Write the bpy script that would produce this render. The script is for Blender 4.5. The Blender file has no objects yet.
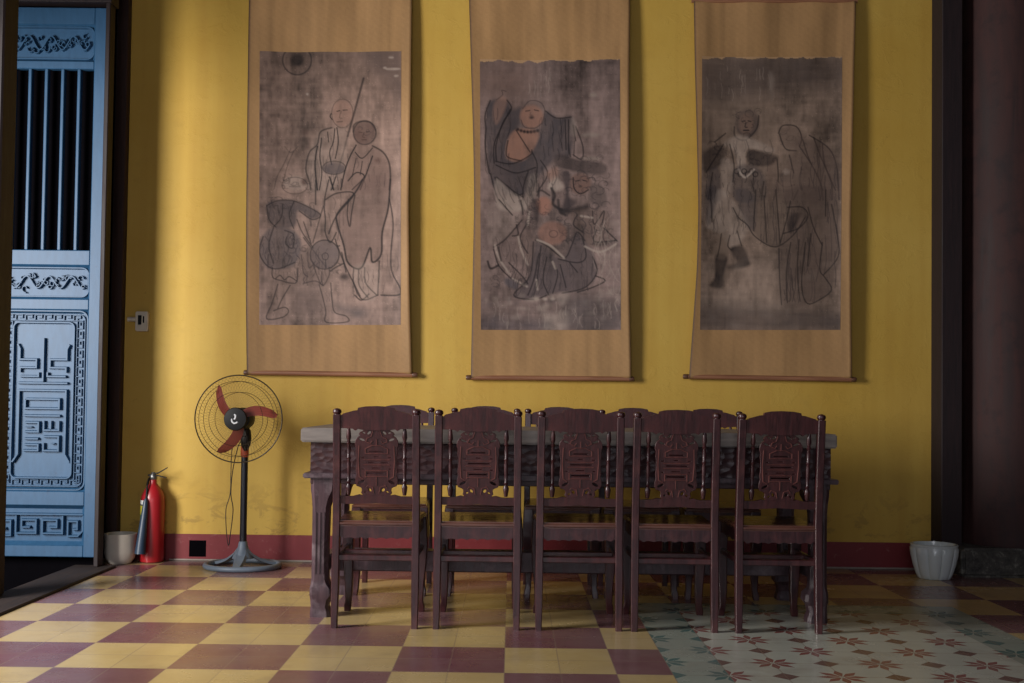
import bpy, bmesh, math, random
import numpy as np
from mathutils import Vector, Matrix
PI = math.pi
sc = bpy.context.scene
COL = sc.collection
rnd = random.Random(7)

# ------------------------------------------------------------------ camera
PITCH, ROLL, FPX = math.radians(1.6), 0.0125, 1100.0
cam_d = bpy.data.cameras.new('camera')
cam = bpy.data.objects.new('camera', cam_d); COL.objects.link(cam)
cam_d.sensor_width = 36.0
cam_d.lens = FPX / 1024 * 36.0
cam_d.shift_y = 0.0281
cam.matrix_world = Matrix.Translation((0, 0, 0.96)) @ Matrix.Rotation(PI/2 + PITCH, 4, 'X') @ Matrix.Rotation(ROLL, 4, 'Z')
sc.camera = cam
cam_d.clip_start = 0.05

# ------------------------------------------------------------------ light
sc.view_settings.view_transform = 'Standard'
sc.view_settings.look = 'None'
sc.view_settings.gamma = 1.0
sc.view_settings.use_curve_mapping = False
sc.view_settings.exposure = 0.45
sc.cycles.use_denoising = True
sc.cycles.max_bounces = 6
world = bpy.data.worlds.new('world'); sc.world = world
world.use_nodes = True
bg = world.node_tree.nodes['Background']
bg.inputs['Color'].default_value = (0.80, 0.84, 1.0, 1)
bg.inputs['Strength'].default_value = 0.22

def area(name, loc, target, sx, sy, power, color, spread=180):
    d = bpy.data.lights.new(name, 'AREA'); d.shape = 'RECTANGLE'
    d.size, d.size_y, d.energy, d.color = sx, sy, power, color
    d.spread = math.radians(spread)
    o = bpy.data.objects.new(name, d); COL.objects.link(o)
    o.location = loc
    o.rotation_euler = (Vector(target) - Vector(loc)).to_track_quat('-Z', 'Y').to_euler()
    return o
area('courtyard_daylight', (-4.1, 3.1, 1.70), (-0.6, 6.5, 0.9), 1.2, 1.7, 185, (1.0, 0.96, 0.92))
area('camera_side_fill', (-0.6, -2.4, 1.9), (0.6, 6.0, 0.9), 2.6, 2.4, 46, (0.92, 0.93, 1.0))  # added fill from behind the camera, not a real opening

# ------------------------------------------------------------------ materials
def lin(r, g, b):
    f = lambda c: ((c/255+0.055)/1.055)**2.4 if c/255 > 0.04045 else c/255/12.92
    return (f(r), f(g), f(b), 1)

class NT:
    """small expression helper on a node tree"""
    def __init__(s, name):
        s.m = bpy.data.materials.new(name); s.m.use_nodes = True
        s.t = s.m.node_tree; s.b = s.t.nodes['Principled BSDF']
    def node(s, kind, **kw):
        n = s.t.nodes.new(kind)
        for k, v in kw.items(): setattr(n, k, v)
        return n
    def put(s, sock, v):
        if isinstance(v, bpy.types.NodeSocket): s.t.links.new(v, sock)
        else: sock.default_value = v
    def math(s, op, a, b=0.0, c=None):
        n = s.node('ShaderNodeMath', operation=op)
        s.put(n.inputs[0], a); s.put(n.inputs[1], b)
        if c is not None: s.put(n.inputs[2], c)
        return n.outputs[0]
    def mix(s, f, a, b, mode='MIX'):
        n = s.node('ShaderNodeMix', data_type='RGBA', blend_type=mode)
        s.put(n.inputs[0], f); s.put(n.inputs[6], a); s.put(n.inputs[7], b)
        return n.outputs[2]
    def coords(s, scale=(1, 1, 1), which='Object', rot=(0, 0, 0)):
        tc = s.node('ShaderNodeTexCoord'); mp = s.node('ShaderNodeMapping')
        mp.inputs['Scale'].default_value = scale; mp.inputs['Rotation'].default_value = rot
        s.t.links.new(tc.outputs[which], mp.inputs[0]); return mp.outputs[0]
    def noise(s, vec, scale, detail=4, rough=0.55, dist=0.0):
        n = s.node('ShaderNodeTexNoise')
        s.t.links.new(vec, n.inputs['Vector'])
        n.inputs['Scale'].default_value = scale; n.inputs['Detail'].default_value = detail
        n.inputs['Roughness'].default_value = rough; n.inputs['Distortion'].default_value = dist
        return n.outputs['Fac']
    def ramp(s, f, stops):
        n = s.node('ShaderNodeValToRGB'); s.put(n.inputs[0], f)
        e = n.color_ramp.elements
        while len(e) < len(stops): e.new(0.5)
        for k, (p, c) in enumerate(stops):
            e[k].position = p
            e[k].color = c if isinstance(c, tuple) else (c, c, c, 1)
        return n.outputs[0]
    def bump(s, h, strength, dist=0.01):
        n = s.node('ShaderNodeBump'); n.inputs['Strength'].default_value = strength
        n.inputs['Distance'].default_value = dist
        s.put(n.inputs['Height'], h); s.t.links.new(n.outputs[0], s.b.inputs['Normal'])
    def out(s, color=None, rough=None, metal=None, spec=None, coat=None, coat_rough=0.1):
        if color is not None: s.put(s.b.inputs['Base Color'], color)
        if rough is not None: s.put(s.b.inputs['Roughness'], rough)
        if metal is not None: s.put(s.b.inputs['Metallic'], metal)
        if spec is not None: s.put(s.b.inputs['Specular IOR Level'], spec)
        if coat: s.b.inputs['Coat Weight'].default_value = coat; s.b.inputs['Coat Roughness'].default_value = coat_rough
        return s.m

def simple(name, rgb, rough=0.5, var=0.15, scale=20, metal=0, bump=0.0, spec=0.5, coat=0):
    n = NT(name); v = n.coords()
    f = n.noise(v, scale)
    c = lin(*rgb); d = tuple(x*(1-var) for x in c[:3])+(1,); u = tuple(min(1, x*(1+var)) for x in c[:3])+(1,)
    if bump: n.bump(n.noise(v, scale*2.5), bump)
    return n.out(n.mix(f, d, u), rough, metal, spec, coat)

def wood(name, rgb1, rgb2, rough=0.35, grain=(30, 30, 2.5), bump=0.15, coat=0.0, wear=None, spec=0.5):
    n = NT(name); v = n.coords(grain)
    f = n.noise(v, 2.0, 6, 0.6, 0.6)
    f = n.ramp(f, [(0.3, 0.0), (0.7, 1.0)])
    c = n.mix(f, lin(*rgb1), lin(*rgb2))
    if wear:
        g = n.noise(n.coords(), 9, 5, 0.65)
        g = n.ramp(g, [(0.52, 0.0), (0.72, 0.7)])
        c = n.mix(g, c, lin(*wear))
    r = n.math('MULTIPLY_ADD', f, 0.15, rough)
    n.bump(f, bump, 0.003)
    return n.out(c, r, coat=coat, spec=spec)

M = {}
M['chair'] = wood('mahogany_lacquer', (36, 13, 17), (68, 28, 32), 0.30, coat=0.2, wear=(92, 50, 48))
M['chair_carved'] = wood('mahogany_carved', (40, 15, 17), (72, 29, 31), 0.34, wear=(86, 42, 40))
M['relief'] = wood('mahogany_lit_relief', (74, 34, 32), (112, 64, 58), 0.38)  # paler colour paints in light caught on the worn carved edges
M['seat'] = wood('mahogany_seat', (76, 42, 34), (106, 66, 52), 0.20, grain=(3, 30, 30), coat=0.35)
M['table_dark'] = wood('table_dark_wood', (44, 26, 30), (70, 42, 46), 0.42, grain=(3, 30, 30), wear=(84, 62, 66))
M['table_leg'] = wood('table_leg_wood', (50, 34, 40), (84, 62, 68), 0.34, wear=(132, 118, 122))
M['table_top'] = wood('table_worn_top', (98, 90, 86), (140, 131, 124), 0.42, grain=(2, 20, 20), wear=(80, 70, 68))
M['dark_post'] = wood('dark_painted_wood', (22, 14, 16), (38, 24, 25), 0.55)
M['brown_post'] = wood('brown_door_wood', (40, 24, 20), (64, 40, 32), 0.6)
M['side_post'] = wood('maroon_post_wood', (24, 13, 17), (40, 24, 27), 0.65)
M['column'] = wood('column_wood', (40, 19, 18), (68, 38, 35), 0.62, grain=(7, 7, 0.8), bump=0.15, wear=(30, 16, 19))
M['threshold'] = wood('threshold_wood', (26, 17, 16), (46, 32, 28), 0.7, grain=(25, 2, 25))
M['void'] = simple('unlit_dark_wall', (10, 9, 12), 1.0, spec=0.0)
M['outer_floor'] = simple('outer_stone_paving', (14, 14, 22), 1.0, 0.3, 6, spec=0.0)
M['ceiling'] = simple('ceiling_boards', (60, 42, 34), 0.8)
M['black'] = simple('black_plastic', (7, 7, 9), 0.5, spec=0.3)
M['black_metal'] = simple('black_enamel_pole', (24, 26, 34), 0.3)
M['wire'] = simple('cage_wire', (70, 62, 50), 0.4, metal=0.6)
M['fan_base'] = simple('grey_fan_base', (104, 116, 130), 0.45, 0.2, 14)
M['white'] = simple('white_mark', (220, 222, 225), 0.5)
M['orange'] = simple('orange_collar', (190, 84, 50), 0.45)
M['pinkish'] = simple('pink_switch_plate', (196, 128, 108), 0.5)
M['cord'] = simple('black_cord', (30, 26, 24), 0.6)
M['red_ext'] = simple('red_cylinder_paint', (158, 26, 34), 0.36, 0.08, 6, coat=0.1)
M['horn'] = simple('dark_blue_horn', (34, 52, 72), 0.4)
M['metal'] = simple('valve_metal', (120, 120, 118), 0.35, metal=0.8)
M['label'] = None
M['stone'] = None
M['switch'] = simple('aged_switch_plastic', (215, 206, 188), 0.5)
M['pot'] = simple('white_glazed_ceramic', (206, 214, 214), 0.22, 0.06, 12, coat=0.4)
M['pot_grey'] = simple('grey_white_ceramic', (205, 198, 184), 0.35, 0.12, 12)
M['soil'] = simple('dry_soil', (70, 52, 40), 0.95, 0.4, 60, bump=0.5)
M['roller'] = wood('scroll_roller_wood', (126, 82, 58), (160, 112, 82), 0.45, grain=(2, 30, 30))
M['knob_dark'] = simple('dark_roller_knob', (96, 66, 50), 0.4)

def m_blade():
    n = NT('translucent_red_blade')
    n.b.inputs['Transmission Weight'].default_value = 0.25
    n.b.inputs['Alpha'].default_value = 0.9
    return n.out(lin(150, 72, 64), 0.3)
M['blade'] = m_blade()

def m_door():
    n = NT('blue_painted_door_wood'); v = n.coords((6, 6, 1.5))
    f = n.noise(v, 6, 5); g = n.noise(n.coords(), 30, 3)
    c = n.mix(f, lin(27, 66, 98), lin(45, 88, 124))
    c = n.mix(n.ramp(g, [(0.62, 0.0), (0.75, 0.5)]), c, lin(36, 60, 90))
    n.bump(f, 0.12, 0.004)
    return n.out(c, 0.5)
M['door'] = m_door()

def m_wall():
    n = NT('yellow_lime_plaster'); v = n.coords((1, 1, 1))
    big = n.noise(v, 0.9, 5, 0.6); fine = n.noise(v, 9, 6, 0.65); streak = n.noise(n.coords((7, 7, 0.35)), 1.4, 4)
    c = n.mix(n.ramp(big, [(0.3, 0.0), (0.7, 1.0)]), lin(194, 156, 66), lin(206, 172, 84))
    c = n.mix(n.math('MULTIPLY', n.ramp(streak, [(0.45, 0.0), (0.75, 1.0)]), 0.4), c, lin(180, 138, 58))
    c = n.mix(n.math('MULTIPLY', n.ramp(fine, [(0.58, 0.0), (0.75, 1.0)]), 0.22), c, lin(168, 136, 66))
    # scuffed, peeled patches low on the wall
    sx = n.node('ShaderNodeSeparateXYZ'); n.t.links.new(v, sx.inputs[0])
    low = n.ramp(n.math('DIVIDE', sx.outputs[2], 1.0), [(0.15, 1.0), (0.5, 0.0)])
    p = n.ramp(n.noise(n.coords((2.2, 2.2, 3.2)), 3.4, 8, 0.72, 0.7), [(0.53, 0.0), (0.60, 1.0)])
    c = n.mix(n.math('MULTIPLY', n.math('MULTIPLY', p, low), 0.65), c, lin(146, 118, 62))
    q = n.ramp(n.noise(n.coords((5, 5, 5)), 6, 6, 0.7, 0.9), [(0.66, 0.0), (0.70, 1.0)])
    c = n.mix(n.math('MULTIPLY', q, 0.35), c, lin(120, 92, 44))
    n.bump(n.math('ADD', fine, n.math('MULTIPLY', p, 0.5)), 0.25, 0.006)
    return n.out(c, 0.6, spec=0.3)
M['wall'] = m_wall()

def m_band():
    n = NT('red_painted_baseboard'); v = n.coords()
    f = n.noise(v, 5, 6, 0.65); g = n.noise(v, 22, 5, 0.7)
    c = n.mix(f, lin(106, 28, 34), lin(134, 46, 50))
    c = n.mix(n.ramp(g, [(0.60, 0.0), (0.72, 0.7)]), c, lin(150, 100, 96))
    n.bump(g, 0.3, 0.004)
    return n.out(c, 0.5)
M['band'] = m_band()

def m_floor():
    n = NT('encaustic_cement_tiles')
    tc = n.node('ShaderNodeNewGeometry'); sp = n.node('ShaderNodeSeparateXYZ')
    n.t.links.new(tc.outputs['Position'], sp.inputs[0])
    X, Y = sp.outputs[0], sp.outputs[1]; m = n.math
    C = 0.398
    # red / yellow chequers of four tiles
    cx = m('FLOOR', m('DIVIDE', m('ADD', X, 0.81), C)); cy = m('FLOOR', m('DIVIDE', m('SUBTRACT', Y, 4.31), C))
    par = m('FLOORED_MODULO', m('ADD', cx, cy), 2.0)
    pos = tc.outputs['Position']
    mott = n.noise(pos, 5, 6, 0.65); fine = n.noise(pos, 40, 4, 0.6)
    tid = n.node('ShaderNodeTexWhiteNoise', noise_dimensions='3D')
    cmb = n.node('ShaderNodeCombineXYZ')
    n.put(cmb.inputs[0], m('FLOOR', m('DIVIDE', m('ADD', X, 0.81), C/2))); n.put(cmb.inputs[1], m('FLOOR', m('DIVIDE', m('SUBTRACT', Y, 4.31), C/2)))
    n.t.links.new(cmb.outputs[0], tid.inputs[0]); tv = tid.outputs['Value']
    yel = n.mix(mott, lin(186, 156, 92), lin(216, 192, 134))
    red = n.mix(mott, lin(96, 46, 58), lin(130, 80, 90))
    chk = n.mix(m('GREATER_THAN', par, 0.5), red, yel)
    # parity 0 => yellow ; star carpet
    h = C/2; x0, x1, y1 = 0.583, 2.122, 4.31+h*5
    u = m('DIVIDE', m('SUBTRACT', X, x0), h); v = m('DIVIDE', m('SUBTRACT', Y, 4.31), h)
    iu = m('ROUND', u); iv = m('ROUND', v)
    du = m('SUBTRACT', u, iu); dv = m('SUBTRACT', v, iv)
    r = m('SQRT', m('ADD', m('MULTIPLY', du, du), m('MULTIPLY', dv, dv)))
    a = m('ARCTAN2', dv, du)
    big = m('GREATER_THAN', m('FLOORED_MODULO', m('ADD', iu, iv), 2.0), 0.5)
    # eight narrow lozenge petals: angle to nearest axis times r against a lozenge profile
    k = m('DIVIDE', a, PI/4)
    da = m('MULTIPLY', m('ABSOLUTE', m('SUBTRACT', k, m('ROUND', k))), PI/4)
    wid = m('MINIMUM', m('MULTIPLY', r, 0.30), m('MULTIPLY', m('SUBTRACT', 0.47, r), 0.42))
    petal = m('MULTIPLY', m('LESS_THAN', m('MULTIPLY', r, da), wid), m('GREATER_THAN', r, 0.055))
    small = m('LESS_THAN', m('ADD', m('ABSOLUTE', du), m('ABSOLUTE', dv)), 0.25)
    motif = m('ADD', m('MULTIPLY', big, petal), m('MULTIPLY', m('SUBTRACT', 1.0, big), small))
    edge = m('MAXIMUM', m('MAXIMUM', m('LESS_THAN', X, x0+h), m('GREATER_THAN', X, x1-h)), m('GREATER_THAN', Y, y1-h))
    ground = n.mix(edge, n.mix(mott, lin(180, 184, 172), lin(214, 218, 204)), n.mix(mott, lin(138, 152, 142), lin(172, 182, 168)))
    mcol = n.mix(edge, n.mix(fine, lin(124, 54, 56), lin(150, 80, 78)), lin(62, 112, 110))
    mcol = n.mix(m('MULTIPLY', m('SUBTRACT', 1.0, big), m('SUBTRACT', 1.0, edge)), mcol, n.mix(mott, lin(96, 52, 52), lin(112, 80, 74)))
    star = n.mix(motif, ground, mcol)
    panel = m('MULTIPLY', m('MULTIPLY', m('GREATER_THAN', X, x0), m('LESS_THAN', X, x1)), m('LESS_THAN', Y, y1))
    c = n.mix(panel, chk, star)
    # joints between the tiles
    gu = m('MINIMUM', m('ABSOLUTE', du), m('ABSOLUTE', dv))
    joint = m('LESS_THAN', gu, 0.012)
    c = n.mix(m('MULTIPLY', joint, 0.5), c, lin(140, 118, 100))
    c = n.mix(m('MULTIPLY', tv, 0.14), c, lin(120, 104, 92))
    dirt = n.ramp(n.noise(pos, 2.2, 7, 0.7, 0.5), [(0.5, 0.0), (0.72, 0.45)])
    c = n.mix(dirt, c, lin(118, 98, 84))
    sheenf = n.ramp(n.noise(pos, 1.3, 6, 0.6), [(0.35, 0.02), (0.65, 0.24)])  # pale noise painted in for the floor's washed-out grey sheen
    c = n.mix(sheenf, c, lin(182, 166, 156))
    # tiles blend to a greyer tone along the wall
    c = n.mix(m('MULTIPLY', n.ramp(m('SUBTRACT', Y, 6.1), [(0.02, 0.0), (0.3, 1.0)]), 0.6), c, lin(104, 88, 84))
    rr = m('MULTIPLY_ADD', n.noise(pos, 3.5, 5, 0.6), 0.26, 0.12)
    n.bump(m('SUBTRACT', m('MULTIPLY', mott, 0.35), joint), 0.12, 0.004)
    return n.out(c, rr, spec=0.55)
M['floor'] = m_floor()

def m_stone():
    n = NT('mottled_stone_block'); v = n.coords()
    f = n.noise(v, 22, 8, 0.75, 0.4); g = n.noise(v, 5, 4)
    c = n.ramp(f, [(0.35, lin(40, 38, 38)), (0.55, lin(86, 84, 78)), (0.68, lin(150, 148, 136))])
    c = n.mix(n.math('MULTIPLY', g, 0.5), c, lin(60, 54, 50))
    n.bump(f, 0.5, 0.01)
    return n.out(c, 0.8)
M['stone'] = m_stone()

def m_attr(name, rough=0.65, weave=0.15):
    n = NT(name); at = n.node('ShaderNodeVertexColor', layer_name='paint')
    v = n.coords(); f = n.noise(n.coords((260, 260, 30)), 1.0, 2); g = n.noise(n.coords((30, 260, 260)), 1.0, 2)
    k = n.math('MULTIPLY', n.math('ADD', f, g), 0.5)
    c = n.mix(weave, at.outputs['Color'], n.mix(k, lin(70, 60, 50), lin(200, 180, 150)), 'SOFT_LIGHT')
    n.bump(k, 0.06, 0.002)
    return n.out(c, rough, spec=0.25)
M['silk'] = m_attr('ink_painting_silk', 0.5, 0.35)
M['mount'] = m_attr('tan_scroll_mount', 0.55, 0.5)

# ------------------------------------------------------------------ mesh helpers
TOP = 0.5     # share of a moulding's width that is flat
class MB:
    def __init__(s): s.b = bmesh.new()
    def box(s, x0, x1, y0, y1, z0, z1, bev=0.0, seg=1):
        r = bmesh.ops.create_cube(s.b, size=1.0)
        vs = r['verts']
        for v in vs:
            v.co = Vector((x0+(v.co.x+.5)*(x1-x0), y0+(v.co.y+.5)*(y1-y0), z0+(v.co.z+.5)*(z1-z0)))
        if bev:
            es = list({e for v in vs for e in v.link_edges})
            bmesh.ops.bevel(s.b, geom=es, offset=bev, segments=seg, affect='EDGES')
        return s
    def rings(s, rings, cap=True, closed=True):
        vr = [[s.b.verts.new(p) for p in r] for r in rings]
        n = len(rings[0])
        for a, b in zip(vr, vr[1:]):
            for i in range(n if closed else n-1):
                j = (i+1) % n
                s.b.faces.new((a[i], a[j], b[j], b[i]))
        if cap:
            s.b.faces.new(list(reversed(vr[0]))); s.b.faces.new(vr[-1])
        return s
    def lathe(s, prof, c=(0, 0, 0), n=32, axis='Z', flute=None, sy=1.0):
        rs = []
        for r, h in prof:
            ring = []
            for i in range(n):
                a = 2*PI*i/n
                q = max(r, 1e-4)*(1 + (flute(a, h) if flute else 0))
                x, y = q*math.cos(a), q*math.sin(a)*sy
                if axis == 'Z': p = (c[0]+x, c[1]+y, c[2]+h)
                elif axis == 'Y': p = (c[0]+x, c[1]+h, c[2]-y)
                else: p = (c[0]+h, c[1]+x, c[2]+y)
                ring.append(p)
            rs.append(ring)
        return s.rings(rs)
    def tube(s, pts, rad, n=8, square=False, cap=True, flat=None):
        P = [Vector(p) for p in pts]; rs = []
        R = rad if isinstance(rad, (list, tuple)) else [rad]*len(P)
        up = Vector((0, 0, 1))
        t0 = (P[1]-P[0]).normalized()
        if abs(t0.dot(up)) > 0.9: up = Vector((0, 1, 0))
        for i, p in enumerate(P):
            t = (P[min(i+1, len(P)-1)]-P[max(i-1, 0)]).normalized()
            u = (up - t*up.dot(t)).normalized(); w = t.cross(u); up = u
            ring = []
            for k in range(n):
                a = 2*PI*k/n + (PI/4 if square else 0)
                ring.append(p + u*R[i]*math.cos(a)*(flat or 1) + w*R[i]*math.sin(a))
            rs.append(ring)
        return s.rings(rs, cap)
    def loop_tube(s, pts, rad, n=8):
        P = [Vector(p) for p in pts]; N = len(P); rs = []
        c = sum(P, Vector())/N
        nrm = Vector()
        for i in range(N): nrm += (P[i]-c).cross(P[(i+1) % N]-c)
        nrm.normalize()
        for i, p in enumerate(P):
            t = (P[(i+1) % N]-P[i-1]).normalized(); w = t.cross(nrm)
            rs.append([p + nrm*rad*math.cos(2*PI*k/n) + w*rad*math.sin(2*PI*k/n) for k in range(n)])
        rs.append(rs[0])
        return s.rings(rs, cap=False)
    def prism(s, poly, y0, y1, plane='XZ'):
        f = {'XZ': lambda a, b, d: (a, d, b), 'YZ': lambda a, b, d: (d, a, b), 'XY': lambda a, b, d: (a, b, d)}[plane]
        A = [s.b.verts.new(f(a, b, y0)) for a, b in poly]; B = [s.b.verts.new(f(a, b, y1)) for a, b in poly]
        n = len(poly)
        s.b.faces.new(A); s.b.faces.new(list(reversed(B)))
        for i in range(n): s.b.faces.new((A[i], B[i], B[(i+1) % n], A[(i+1) % n]))
        return s
    def strip(s, pts, w, y0, y1, closed=False):
        """raised moulding with a flat-topped ridge section along a path in XZ; y1 is the raised face (nearer)"""
        P = [Vector((a, b)) for a, b in pts]; n = len(P); rs = []
        for i, p in enumerate(P):
            if closed: d1 = (p-P[i-1]); d2 = (P[(i+1) % n]-p)
            else: d1 = p-P[max(i-1, 0)] if i else P[1]-p; d2 = P[min(i+1, n-1)]-p if i < n-1 else d1
            d1 = d1.normalized(); d2 = d2.normalized(); t = (d1+d2)
            if t.length < 1e-4: t = d1
            t.normalize(); m = Vector((-t.y, t.x)); k = 1/max(0.5, m.dot(Vector((-d1.y, d1.x))))
            q = w/2*k
            rs.append([(p.x+m.x*q, y0, p.y+m.y*q), (p.x+m.x*q*TOP, y1, p.y+m.y*q*TOP), (p.x-m.x*q*TOP, y1, p.y-m.y*q*TOP), (p.x-m.x*q, y0, p.y-m.y*q)])
        if closed: rs.append(rs[0])
        return s.rings(rs, cap=not closed)
    def warp(s, f):
        for v in s.b.verts: v.co = Vector(f(v.co))
        return s
    def build(s, name, mat, parent=None, smooth=40):
        bmesh.ops.recalc_face_normals(s.b, faces=s.b.faces)
        me = bpy.data.meshes.new(name); s.b.to_mesh(me); s.b.free()
        return link(name, me, mat, parent, smooth)

def link(name, me, mat, parent=None, smooth=40):
    if mat: me.materials.append(mat)
    if smooth:
        me.shade_smooth(); me.set_sharp_from_angle(angle=math.radians(smooth))
    o = bpy.data.objects.new(name, me); COL.objects.link(o)
    if parent: o.parent = parent
    return o
def tag(o, label=None, cat=None, group=None, kind=None):
    if label: o['label'] = label
    if cat: o['category'] = cat
    if group: o['group'] = group
    if kind: o['kind'] = kind
    return o
def thing(name, loc=(0, 0, 0), rz=0, **kw):
    o = bpy.data.objects.new(name, None); COL.objects.link(o); o.empty_display_size = 0.1
    o.location = loc; o.rotation_euler = (0, 0, rz)
    return tag(o, **kw)
def smoothpath(pts, k=6, closed=False):
    P = [Vector(p) for p in pts]; n = len(P); out = []
    rng = range(n if closed else n-1)
    for i in rng:
        g = (lambda j: P[j % n]) if closed else (lambda j: P[max(0, min(n-1, j))])
        a, b, c, d = g(i-1), g(i), g(i+1), g(i+2)
        for q in range(k):
            t = q/k
            out.append(0.5*((2*b)+(c-a)*t+(2*a-5*b+4*c-d)*t*t+(-a+3*b-3*c+d)*t**3))
    if not closed: out.append(P[-1])
    return out
def fret(name, splines, thick, bevel, mat, parent, y=0.0, warp=None):
    """plate in XZ with holes, from filled 2D splines"""
    cu = bpy.data.curves.new(name, 'CURVE'); cu.dimensions = '2D'; cu.fill_mode = 'BOTH'
    cu.extrude = thick/2-bevel; cu.bevel_depth = bevel; cu.bevel_resolution = 0; cu.resolution_u = 1
    for pts in splines:
        sp = cu.splines.new('POLY'); sp.points.add(len(pts)-1)
        for q, (a, b) in zip(sp.points, pts): q.co = (a, b, 0, 1)
        sp.use_cyclic_u = True
    tmp = bpy.data.objects.new('tmp', cu); COL.objects.link(tmp)
    dg = bpy.context.evaluated_depsgraph_get(); dg.update()
    me = bpy.data.meshes.new_from_object(tmp.evaluated_get(dg))
    bpy.data.objects.remove(tmp)
    me.name = name
    for v in me.vertices:
        a, b, d = v.co
        p = (a, y-d, b)
        v.co = warp(p) if warp else p
    me.update(); me.materials.clear()
    return link(name, me, mat, parent, 35)

# ------------------------------------------------------------------ the setting
WY = 6.5
def struct(mb, name, mat, smooth=0): return tag(mb.build(name, mat, None, smooth), kind='structure')
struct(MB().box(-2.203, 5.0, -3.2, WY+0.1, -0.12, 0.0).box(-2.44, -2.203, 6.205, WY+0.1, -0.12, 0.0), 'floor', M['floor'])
struct(MB().box(-2.30, 5.0, WY, WY+0.2, -0.1, 4.0), 'wall_back', M['wall'])
struct(MB().box(4.8, 5.0, -3.2, WY-0.001, 0.001, 4.0), 'wall_right', M['dark_post'])
struct(MB().box(-4.2, -2.302, 6.62, 6.75, -0.3, 4.0).box(-4.2, -2.318, 6.225, 6.245, -0.14, 4.0), 'wall_dark_backing', M['void'])  # added near-black backing: darkens the slat gaps and blocks light through them
struct(MB().box(-2.6, 5.0, -3.2, WY+0.2, 4.001, 4.1), 'ceiling', M['ceiling'])
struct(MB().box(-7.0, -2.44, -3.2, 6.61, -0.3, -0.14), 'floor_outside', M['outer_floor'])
struct(MB().box(-2.44, -2.205, -3.2, 6.2, -0.12, 0.012, 0.006), 'trim_1', M['threshold'])
# red painted band with a square hole in it
hx0, hx1, hz0, hz1 = -1.885, -1.785, 0.022, 0.118
bb = MB(); T = 0.006
bb.box(-2.29, hx0, WY-T, WY-0.0005, 0.001, 0.155); bb.box(hx1, 4.79, WY-T, WY-0.0005, 0.001, 0.155)
bb.box(hx0, hx1, WY-T, WY-0.0005, 0.001, hz0); bb.box(hx0, hx1, WY-T, WY-0.0005, hz1, 0.155)
struct(bb, 'baseboard_back', M['band'])
g = MB(); g.box(hx0, hx1, WY-0.003, WY-0.0006, hz0, hz1)
sock = g.build('wall_hole', M['void'], None, 0)
tag(sock, 'small square dark hole in the red baseboard beside the fan base', 'hole')
struct(MB().box(-2.0, 4.79, WY-0.016, WY-T-0.0005, 0.0005, 0.010, 0.002), 'trim_2', simple('pale_floor_grout', (150, 140, 130), 0.7))
# door frame on the left
struct(MB().box(-2.306, -2.280, 6.12, 6.20, 0.012, 4.0, 0.004), 'trim_3', M['dark_post'])
struct(MB().box(-2.36, -2.292, 6.44, 6.499, 0.012, 4.0, 0.005), 'trim_4', M['brown_post'])
struct(MB().box(-2.56, -2.395, 5.10, 5.25, 0.012, 4.0, 0.008), 'trim_5', M['dark_post'])
struct(MB().box(-3.0, -2.268, 6.10, 6.22, 3.165, 4.0, 0.004), 'trim_6', M['dark_post'])
struct(MB().box(-6.9, -2.60, 4.86, 5.02, 2.62, 4.0), 'shade_beam', M['dark_post'])  # unseen beam added to shade the leaf's top and the upper wall
struct(MB().box(-3.10, -2.96, 6.08, 6.24, -0.14, 4.0, 0.008), 'trim_8', M['dark_post'])
# square post right
mb = MB(); mb.box(2.477, 2.595, 6.335, 6.499, 0.012, 4.0, 0.004)
struct(mb, 'trim_7', M['side_post'])

# ------------------------------------------------------------------ round column on a stone block
col = thing('wooden_column', (2.94, 6.50, 0), label='thick round dark wooden column on a mottled stone block at the right', cat='column')
mb = MB(); prof = [(0.292, 0.165), (0.297, 0.20), (0.296, 1.2), (0.293, 2.4), (0.288, 3.99)]
mb.lathe(prof, n=64, flute=lambda a, h: 0.003*math.sin(3*a+h*0.8))
shaft = mb.build('shaft', M['column'], col)
mb = MB(); mb.box(-0.40, 0.46, -0.30, 0.0, 0.0, 0.165, 0.02, 3)
bs = mb.build('stone_base', M['stone'], col); bs['label'] = 'mottled grey stone base block'

# ------------------------------------------------------------------ blue carved door leaf
door = thing('door_1', (-2.628, 6.15, 0), kind='structure')
L, Rr = -0.320, 0.318
ZB, ZT = 0.06, 3.15
mb = MB()
for a, b in ((L, L+0.067), (Rr-0.067, Rr)): mb.box(a, b, 0.0, 0.045, ZB, ZT, 0.004)
mb.build('stile', M['door'], door, 0)
rails = [(ZB, 0.125), (0.345, 0.425), (1.44, 1.50), (1.69, 1.775), (2.80, 2.845), (3.055, ZT)]
mb = MB()
for a, b in rails: mb.box(L+0.067, Rr-0.067, 0.002, 0.043, a, b, 0.004)
mb.build('rail', M['door'], door, 0)
def bevel_frame(mb, x0, x1, z0, z1, w, y0, y1):
    o = [(x0, z0), (x1, z0), (x1, z1), (x0, z1)]; i = [(x0+w, z0+w), (x1-w, z0+w), (x1-w, z1-w), (x0+w, z1-w)]
    for k in range(4):
        q = (k+1) % 4
        A = [mb.b.verts.new(p) for p in ((o[k][0], y0, o[k][1]), (o[q][0], y0, o[q][1]), (i[q][0], y1, i[q][1]), (i[k][0], y1, i[k][1]))]
        mb.b.faces.new(A)
def rrect(x0, x1, z0, z1, r, n=5):
    out = []
    for cx_, cz_, a0 in ((x1-r, z0+r, -90), (x1-r, z1-r, 0), (x0+r, z1-r, 90), (x0+r, z0+r, 180)):
        for k in range(n+1):
            a = math.radians(a0+90*k/n); out.append((cx_+r*math.cos(a), cz_+r*math.sin(a)))
    return out
IX0, IX1 = L+0.067, Rr-0.067
panels = [(0.125, 0.345), (0.425, 1.44), (1.50, 1.69), (2.845, 3.055)]
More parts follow.
